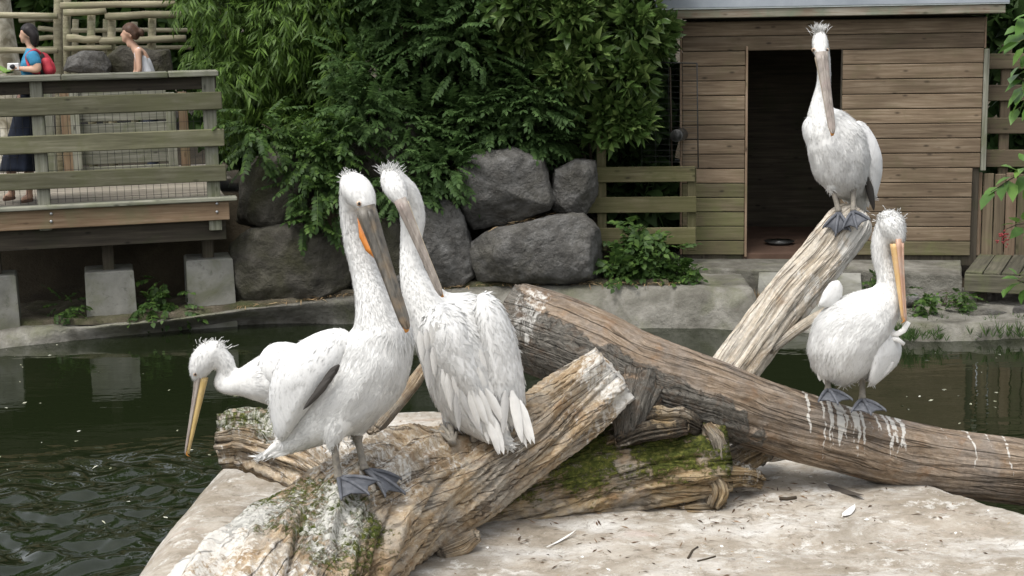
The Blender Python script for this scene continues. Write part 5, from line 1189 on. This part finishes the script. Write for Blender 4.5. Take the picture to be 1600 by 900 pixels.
wing(b4, Y0, [(1258, 186, .03), (1266, 180, .02), (1273, 195, 0), (1272, 225, .0), (1270, 248, .05), (1262, 232, .06), (1254, 212, .06), (1253, 196, .05)], .07, .12, 700, lambda i, p, n: (.022, .004, .001), None, ((1264, 184), (1268, 245)))
for (u, v, du, dv, w) in ((1352, 262, 10, 62, .017), (1349, 252, 10, 58, .017), (1357, 280, 9, 52, .017)): big_feather(b4, Y0, u, v, -.0, du, dv, .06, w, M['primary'], 'flight_feather')
for k in range(7): big_feather(b4, Y0, 1318 + k * 5, 286, .13, 2 + k * 2.6, 32 + 10 * math.sin(k / 6 * 2.6), .05, .024, M['whitefeather'], 'tail_feather')
for k, (h, n, uu, vv) in enumerate(((h1, n1, 1300, 288), (h2, n2, 1333, 292))):
    ank = h + n * .012; leg(b4, P(uu, vv, Y0 - .02), ank, .0145); foot(b4, ank, Vector((-.3 + .4 * k, -.8, -.8)), n + Vector((0, -.3, .3)), .13)

# ---- 5: pelican on the fallen trunk
h1, n1 = hit(1294, 614, 7.2); h2, n2 = hit(1347, 630, 7.2); Y0 = (h1.y + h2.y) / 2 + .03
b5 = thing('pelican', 'plump pelican with long pinkish bill pointing down, standing on the fallen trunk', 'pelican', (h1 + h2) / 2, GROUP)
ch = [[(1385, 342, .02, 14), (1392, 350, .0, 21), (1397, 360, -.02, 19), (1403, 372, -.04, 12)],
      [(1388, 352, .02, 20), (1379, 375, .03, 18), (1377, 400, .03, 16), (1386, 430, .02, 17), (1388, 455, .01, 21), (1376, 478, .0, 33), (1350, 500, 0, 48)],
      [(1350, 500, 0, 48), (1328, 520, 0, 57), (1316, 545, 0, 55), (1315, 565, .03, 34), (1318, 590, .1, 14)],
      [(1298, 568, -.03, 24), (1293, 586, -.03, 8)], [(1346, 566, .03, 24), (1348, 588, .03, 8)]]
bd, sm = blob('body', ch, Y0, VOX, M['plume'], b5)
feathers('plumage', bd.data, sm, 14000, lambda i, p, n: (.02, .002, .007) if i == 0 else ((.017, .0018, .0045) if i == 1 else (.044, .0034, .0022)), M['bladegrey'], b5)
crest(b5, Y0, 1391, 339, .0, 60, 9, .026, Vector((0, -.25, -.3)))
bill(b5, Y0, (1404, 380, -.055), (1413.5, 502, -.10), Vector((.8, -.5, .1)), M['billpink'], M['pouch_peach'], .027, .019)
wing(b5, Y0, [(1278, 478), (1286, 456), (1298, 440), (1311, 437), (1317, 448), (1316, 464), (1304, 482)], .03, .12, 300, lambda i, p, n: (.02, .004, .001), None, ((1310, 440), (1282, 478)))
wing(b5, Y0, [(1366, 516, -.06), (1380, 502, -.04), (1396, 512, 0), (1407, 530, .02), (1410, 550, .03), (1403, 570, .03), (1384, 588, .0), (1362, 606, -.04), (1356, 600, -.06), (1360, 565, -.07)], .07, .10, 1300, lambda i, p, n: (.024, .004, .001), None, ((1380, 510), (1370, 600)))
for (pp, w) in (([(1385, 520), (1402, 522), (1412, 516), (1420, 503)], .013), ([(1388, 528), (1402, 530), (1413, 538)], .010)):
    st = [(P(u, v, Y0 - .05), w * (.5 + .6 * math.sin(math.pi * (i + .6) / (len(pp) + .2))), .004, 0) for i, (u, v) in enumerate(pp)]; loft('wing_feather', st, UP, M['whitefeather'], b5, 10)
for k in range(9): big_feather(b5, Y0, 1284 + k * 7, 572, .08, -3 + k * .8, 26 + rnd(-4, 4), .0, .02, M['whitefeather'], 'tail_feather')
big_feather(b5, Y0, 1396, 566, -.05, -42, 40, .0, .016, SHADES[3], 'flight_feather')
for k, (h, n, uu, vv) in enumerate(((h1, n1, 1293, 582), (h2, n2, 1348, 584))):
    ank = h + n * .012; leg(b5, P(uu, vv, Y0 + (-.03, .03)[k]), ank, .0155); foot(b5, ank, Vector((.05 if k else .1, -1, -.35)), n + Vector((0, -.2, .7)), .145)

# ================================================================ VISITORS
M['skin'] = m_plain('skin', (.50, .31, .22), .55, .06); M['hair_black'] = m_plain('black_hair', (.018, .014, .014), .5, .3, 40)
M['hair_brown'] = m_plain('brown_hair', (.085, .05, .035), .5, .3, 40); M['shirt'] = m_plain('blue_cotton', (.035, .19, .32), .85, .3, 14, .9)
M['denim'] = m_plain('dark_denim', (.022, .028, .045), .9, .25); M['whitecloth'] = m_plain('white_cotton', (.70, .71, .75), .85, .12, 14, .8)
M['redpack'] = m_plain('red_nylon', (.36, .03, .045), .6, .3, 16, .7); M['blackpack'] = m_plain('black_nylon', (.018, .018, .02), .6)
M['sandal'] = m_plain('brown_sandal', (.13, .075, .05), .7); M['green_paper'] = m_plain('green_leaflet', (.17, .28, .06), .7)
M['silver'] = m_plain('silver_plastic', (.6, .6, .6), .35)
def hand(ch, wr, d, s, fo):
    """palm and five fingers at wrist px wr, pointing d (px), depth offset fo"""
    u, v = wr; du, dv = d; l = math.hypot(du, dv); du, dv = du / l, dv / l; nx_, ny_ = -dv, du
    ch.append([(u, v, fo, 3.2 * s), (u + du * 6 * s, v + dv * 6 * s, fo, 3.9 * s)])
    for k, (ln, sp) in enumerate(((8.5, -1.5), (9.6, -.5), (9.0, .5), (7.2, 1.5))):
        b = (u + du * 6 * s, v + dv * 6 * s); o = fo + sp * .016
        ch.append([(b[0], b[1] + sp * .6, o, 1.5 * s), (b[0] + du * ln * .55 * s, b[1] + dv * ln * .55 * s + 1.2 * s, o, 1.35 * s), (b[0] + du * ln * .8 * s, b[1] + dv * ln * .8 * s + 3.4 * s, o, 1.15 * s)])
    ch.append([(u + du * 2 * s, v + dv * 2 * s - 1, fo - .02, 1.7 * s), (u + du * 6 * s, v + dv * 6 * s - 4 * s, fo - .03, 1.4 * s), (u + du * 9 * s, v + dv * 9 * s - 4.6 * s, fo - .03, 1.2 * s)])
def head(ch, u, v, s, tilt=0.0):
    """profile head facing left, centre (u, v)"""
    ca, sa = math.cos(tilt), math.sin(tilt); R_ = lambda x, y: (u + x * ca - y * sa, v + x * sa + y * ca)
    def c(*pts): ch.append([(*R_(x, y), o, r * s) for x, y, o, r in pts])
    c((2.5, -3, 0, 9.6), (-1, -3, 0, 9.4)); c((2.5, -3, .03, 8.4), (2.5, -3, -.03, 8.4)); c((-3, 4, 0, 7.4), (-5, 9, 0, 4.6), (-6.5, 11, 0, 3.2))
    c((-8, -1, 0, 2.6), (-11.6, 3.2, 0, 1.7)); c((-8.2, 7.6, -.008, 1.5), (-8.2, 7.6, .008, 1.5)); c((4, 2.4, -.068, 1.9), (4.2, 5, -.066, 1.5)); c((4, 2.4, .068, 1.9), (4.2, 5, .066, 1.5)); c((2, 6, 0, 5.6), (3.5, 16, 0, 5.2))
YW = DF.w(DF.px(40, 315, .35)[0], .35, 0).y
zf = z_floor + .004
fl = lambda u: None
w1 = thing('person', 'person in blue T-shirt and dark skirt with a red backpack, standing on the deck', 'person', Vector((P(32, 315, YW).x, YW, zf)))
ch = []; head(ch, 42, 54, 1.0)
ch += [[(49, 74, 0, 6), (50, 86, 0, 11), (48, 104, 0, 13), (49, 122, 0, 12.5), (44, 142, 0, 15), (40, 160, 0, 15)], [(51, 88, -.12, 8), (51, 88, .12, 8)], [(46, 102, -.07, 11), (46, 102, .07, 11)], [(43, 145, -.08, 13), (43, 145, .08, 13)],
       [(53, 88, -.17, 8.5), (56, 98, -.19, 7.5), (58, 108, -.2, 6), (44, 108, -.2, 5), (30, 107, -.18, 3.6)], [(52, 88, .17, 8.5), (53, 100, .19, 7), (52, 109, .2, 5.6), (38, 108, .18, 4.8), (24, 106, .12, 3.4)],
       [(40, 155, -.09, 14), (38, 200, -.09, 11), (42, 235, -.09, 8), (45, 262, -.09, 8.5), (46, 303, -.09, 5)], [(40, 155, .09, 14), (30, 200, .09, 11), (22, 235, .09, 8), (18, 262, .09, 8.5), (18, 300, .09, 5)],
       [(47, 306, -.09, 5.5), (36, 311, -.1, 3.5)], [(19, 303, .09, 5.5), (8, 308, .09, 3.5)]]
hand(ch, (29, 107), (-1, .12), .95, -.18); hand(ch, (24, 106), (-1, .2), .95, .1)
blob('body', ch, YW, .0105, M['skin'], w1, 4, .4)
blob('shirt', [[(49, 80, 0, 9), (50, 88, 0, 13), (47, 103, 0, 15.5), (48, 118, 0, 14.5), (47, 136, 0, 16)], [(50, 89, -.13, 9.5), (50, 89, .13, 9.5)], [(44, 103, -.08, 12), (44, 103, .08, 12)], [(46, 134, -.09, 13), (46, 134, .09, 13)], [(52, 88, -.17, 9.6), (55, 96, -.185, 10)], [(52, 88, .17, 9.6), (54, 97, .19, 10)]], YW, .012, M['shirt'], w1, 5)
V = []; F = []; rings_ = [(46, 130, 15, .17), (45, 150, 19, .21), (40, 190, 22, .24), (34, 230, 26, .27), (30, 262, 29, .30), (30, 268, 29.5, .30), (30, 267, 27, .28)]
for (u, v, r, d) in rings_:
    for k in range(40):
        th = 2 * math.pi * k / 40; f = 1 + (.05 * math.sin(7 * th + v) + .03 * math.sin(13 * th)) * sstep(140, 250, v); V.append(P(u + r * math.cos(th) * f, v + rnd(-.3, .3), YW + d * math.sin(th) * f))
for i in range(len(rings_) - 1):
    for k in range(40): F.append((i * 40 + k, i * 40 + (k + 1) % 40, (i + 1) * 40 + (k + 1) % 40, (i + 1) * 40 + k))
mk('skirt', V, F, M['denim'], w1, True)
blob('hair', [[(40, 46, 0, 8), (46, 46, 0, 10.5), (52, 54, 0, 9), (54, 64, 0, 7), (54, 71, 0, 4)], [(44, 47, -.04, 8.5), (52, 56, -.045, 7.5), (53, 66, -.045, 5.5)], [(44, 47, .04, 8.5), (52, 56, .045, 7.5), (53, 66, .045, 5.5)]], YW, .01, M['hair_black'], w1, 4)
for (u, v, o) in ((45, 307, -.09), (17, 304, .09)):
    blob('sandal', [[(u + 4, v + 5, o, 4), (u - 10, v + 7.5, o, 3.6)], [(u - 5, v + 3, o, 4.6), (u - 6, v + 5, o, 4.6)]], YW, .011, M['sandal'], w1, 3)
bp_ = thing('backpack', 'red and black backpack worn by the person in blue', 'backpack', P(72, 106, YW))
blob('pack', [[(68, 90, 0, 9), (72, 98, 0, 11), (75, 106, 0, 11), (76, 112, 0, 10)], [(72, 98, -.09, 9), (76, 110, -.1, 9)], [(72, 98, .09, 9), (76, 110, .1, 9)]], YW, .012, M['redpack'], bp_, 5)
blob('back_panel', [[(63, 88, -.05, 7), (66, 100, -.07, 8), (66, 112, -.08, 7)], [(63, 88, .05, 7), (66, 100, .07, 8), (66, 112, .08, 7)]], YW, .012, M['blackpack'], bp_, 4)
blob('front_pocket', [[(78, 102, -.05, 8), (80, 110, -.05, 8)], [(78, 102, .05, 8), (80, 110, .05, 8)]], YW, .012, M['redpack'], bp_, 4)
for o in (-.13, .13): tube('strap', [P(64, 84, YW + o * .8), P(55, 78, YW + o), P(44, 84, YW + o), P(42, 94, YW + o), P(50, 112, YW + o * 1.3), P(62, 114, YW + o * .9)], [.013] * 6, M['redpack'], bp_, 6, n=24)
cm = thing('compact_camera', 'small silver camera held by the person in blue', 'camera', P(20, 104, YW - .18))
Cc = P(21, 104, YW - .19); box('camera_body', Matrix.Translation(Cc), -.05, .05, -.015, .015, -.03, .03, M['silver'], cm); tube('lens', [Cc + Vector((-.0, -.014, 0)), Cc + Vector((0, -.045, 0))], [.02, .018], M['blackpack'], cm, 14)
lf_ = thing('leaflet', 'green leaflet held out at the left edge over the handrail', 'leaflet', P(6, 108, YW - .1))
Lc = P(4, 108, YW - .12); o = box('page', Matrix.Translation(Lc) @ Ry(.5), -.07, .07, -.1, .1, -.002, .002, M['green_paper'], lf_, bev=.0005); o = box('page', Matrix.Translation(Lc + Vector((.06, 0, -.02))) @ Ry(-.2), -.06, .06, -.1, .1, -.002, .002, M['green_paper'], lf_, bev=.0005)

YW2 = DF.w(DF.px(220, 105, 2.4)[0], 2.4, 0).y
w2 = thing('person', 'person in white sleeveless top with hair in a bun, leaning forward behind the deck', 'person', Vector((P(240, 200, YW2).x, YW2, 1.17)))
ch = []; head(ch, 201, 53, .98, .12)
zz = lambda v: v
g0 = P(240, 200, YW2); kk = S(240, 200, YW2)
vfoot = 200 + (g0.z - 1.17) / kk / .985
ch += [[(206, 66, 0, 5), (212, 76, 0, 7), (220, 86, 0, 10), (226, 100, 0, 11), (231, 118, 0, 12), (238, 140, 0, 15), (241, 152, 0, 15)], [(217, 82, -.12, 6.5), (217, 82, .12, 6.5)], [(222, 96, -.07, 9.5), (222, 96, .07, 9.5)], [(239, 146, -.08, 12), (239, 146, .08, 12)],
       [(216, 81, -.15, 6.5), (217, 96, -.17, 5.2), (217, 112, -.18, 4.6), (206, 126, -.15, 4), (196, 136, -.1, 3.2)], [(216, 81, .15, 6.5), (214, 100, .17, 5.2), (212, 114, .18, 4.6), (200, 128, .12, 4), (192, 136, .08, 3.2)],
       [(240, 150, -.09, 13), (236, 195, -.09, 9.5), (240, vfoot - 50, -.09, 7), (242, vfoot - 6, -.09, 4.6)], [(240, 150, .09, 13), (234, 195, .09, 9.5), (238, vfoot - 50, .09, 7), (240, vfoot - 6, .09, 4.6)], [(242, vfoot - 4, -.09, 4.6), (230, vfoot - 2, -.09, 3)], [(240, vfoot - 4, .09, 4.6), (228, vfoot - 2, .09, 3)]]
hand(ch, (195, 137), (-1, .4), .9, -.1); hand(ch, (191, 137), (-1, .4), .9, .08)
blob('body', ch, YW2, .0105, M['skin'], w2, 4, .4)
blob('tank_top', [[(222, 92, 0, 11), (226, 102, 0, 12.5), (231, 118, 0, 13.5), (237, 138, 0, 15)], [(221, 95, -.08, 9.6), (234, 128, -.08, 11)], [(221, 95, .08, 9.6), (234, 128, .08, 11)]], YW2, .011, M['whitecloth'], w2, 5)
for o_ in (-.07, .07): tube('shoulder_strap', [P(222, 88, YW2 + o_), P(217, 75, YW2 + o_), P(211, 82, YW2 + o_), P(212, 92, YW2 + o_)], [.008] * 4, M['whitecloth'], w2, 6, n=14)
blob('trousers', [[(239, 140, 0, 16), (241, 154, 0, 16)], [(240, 150, -.09, 14.5), (236, 195, -.09, 11), (241, vfoot - 10, -.09, 8)], [(240, 150, .09, 14.5), (234, 195, .09, 11), (239, vfoot - 10, .09, 8)]], YW2, .014, M['denim'], w2, 5)
blob('hair', [[(198, 45, 0, 7.5), (204, 44, 0, 9.6), (211, 50, 0, 8.6), (212, 57, 0, 6)], [(203, 46, -.04, 8), (210, 53, -.04, 6.5)], [(203, 46, .04, 8), (210, 53, .04, 6.5)], [(216, 51, 0, 3), (220, 49, 0, 5.2), (222, 53, 0, 4.2)]], YW2, .01, M['hair_brown'], w2, 4)
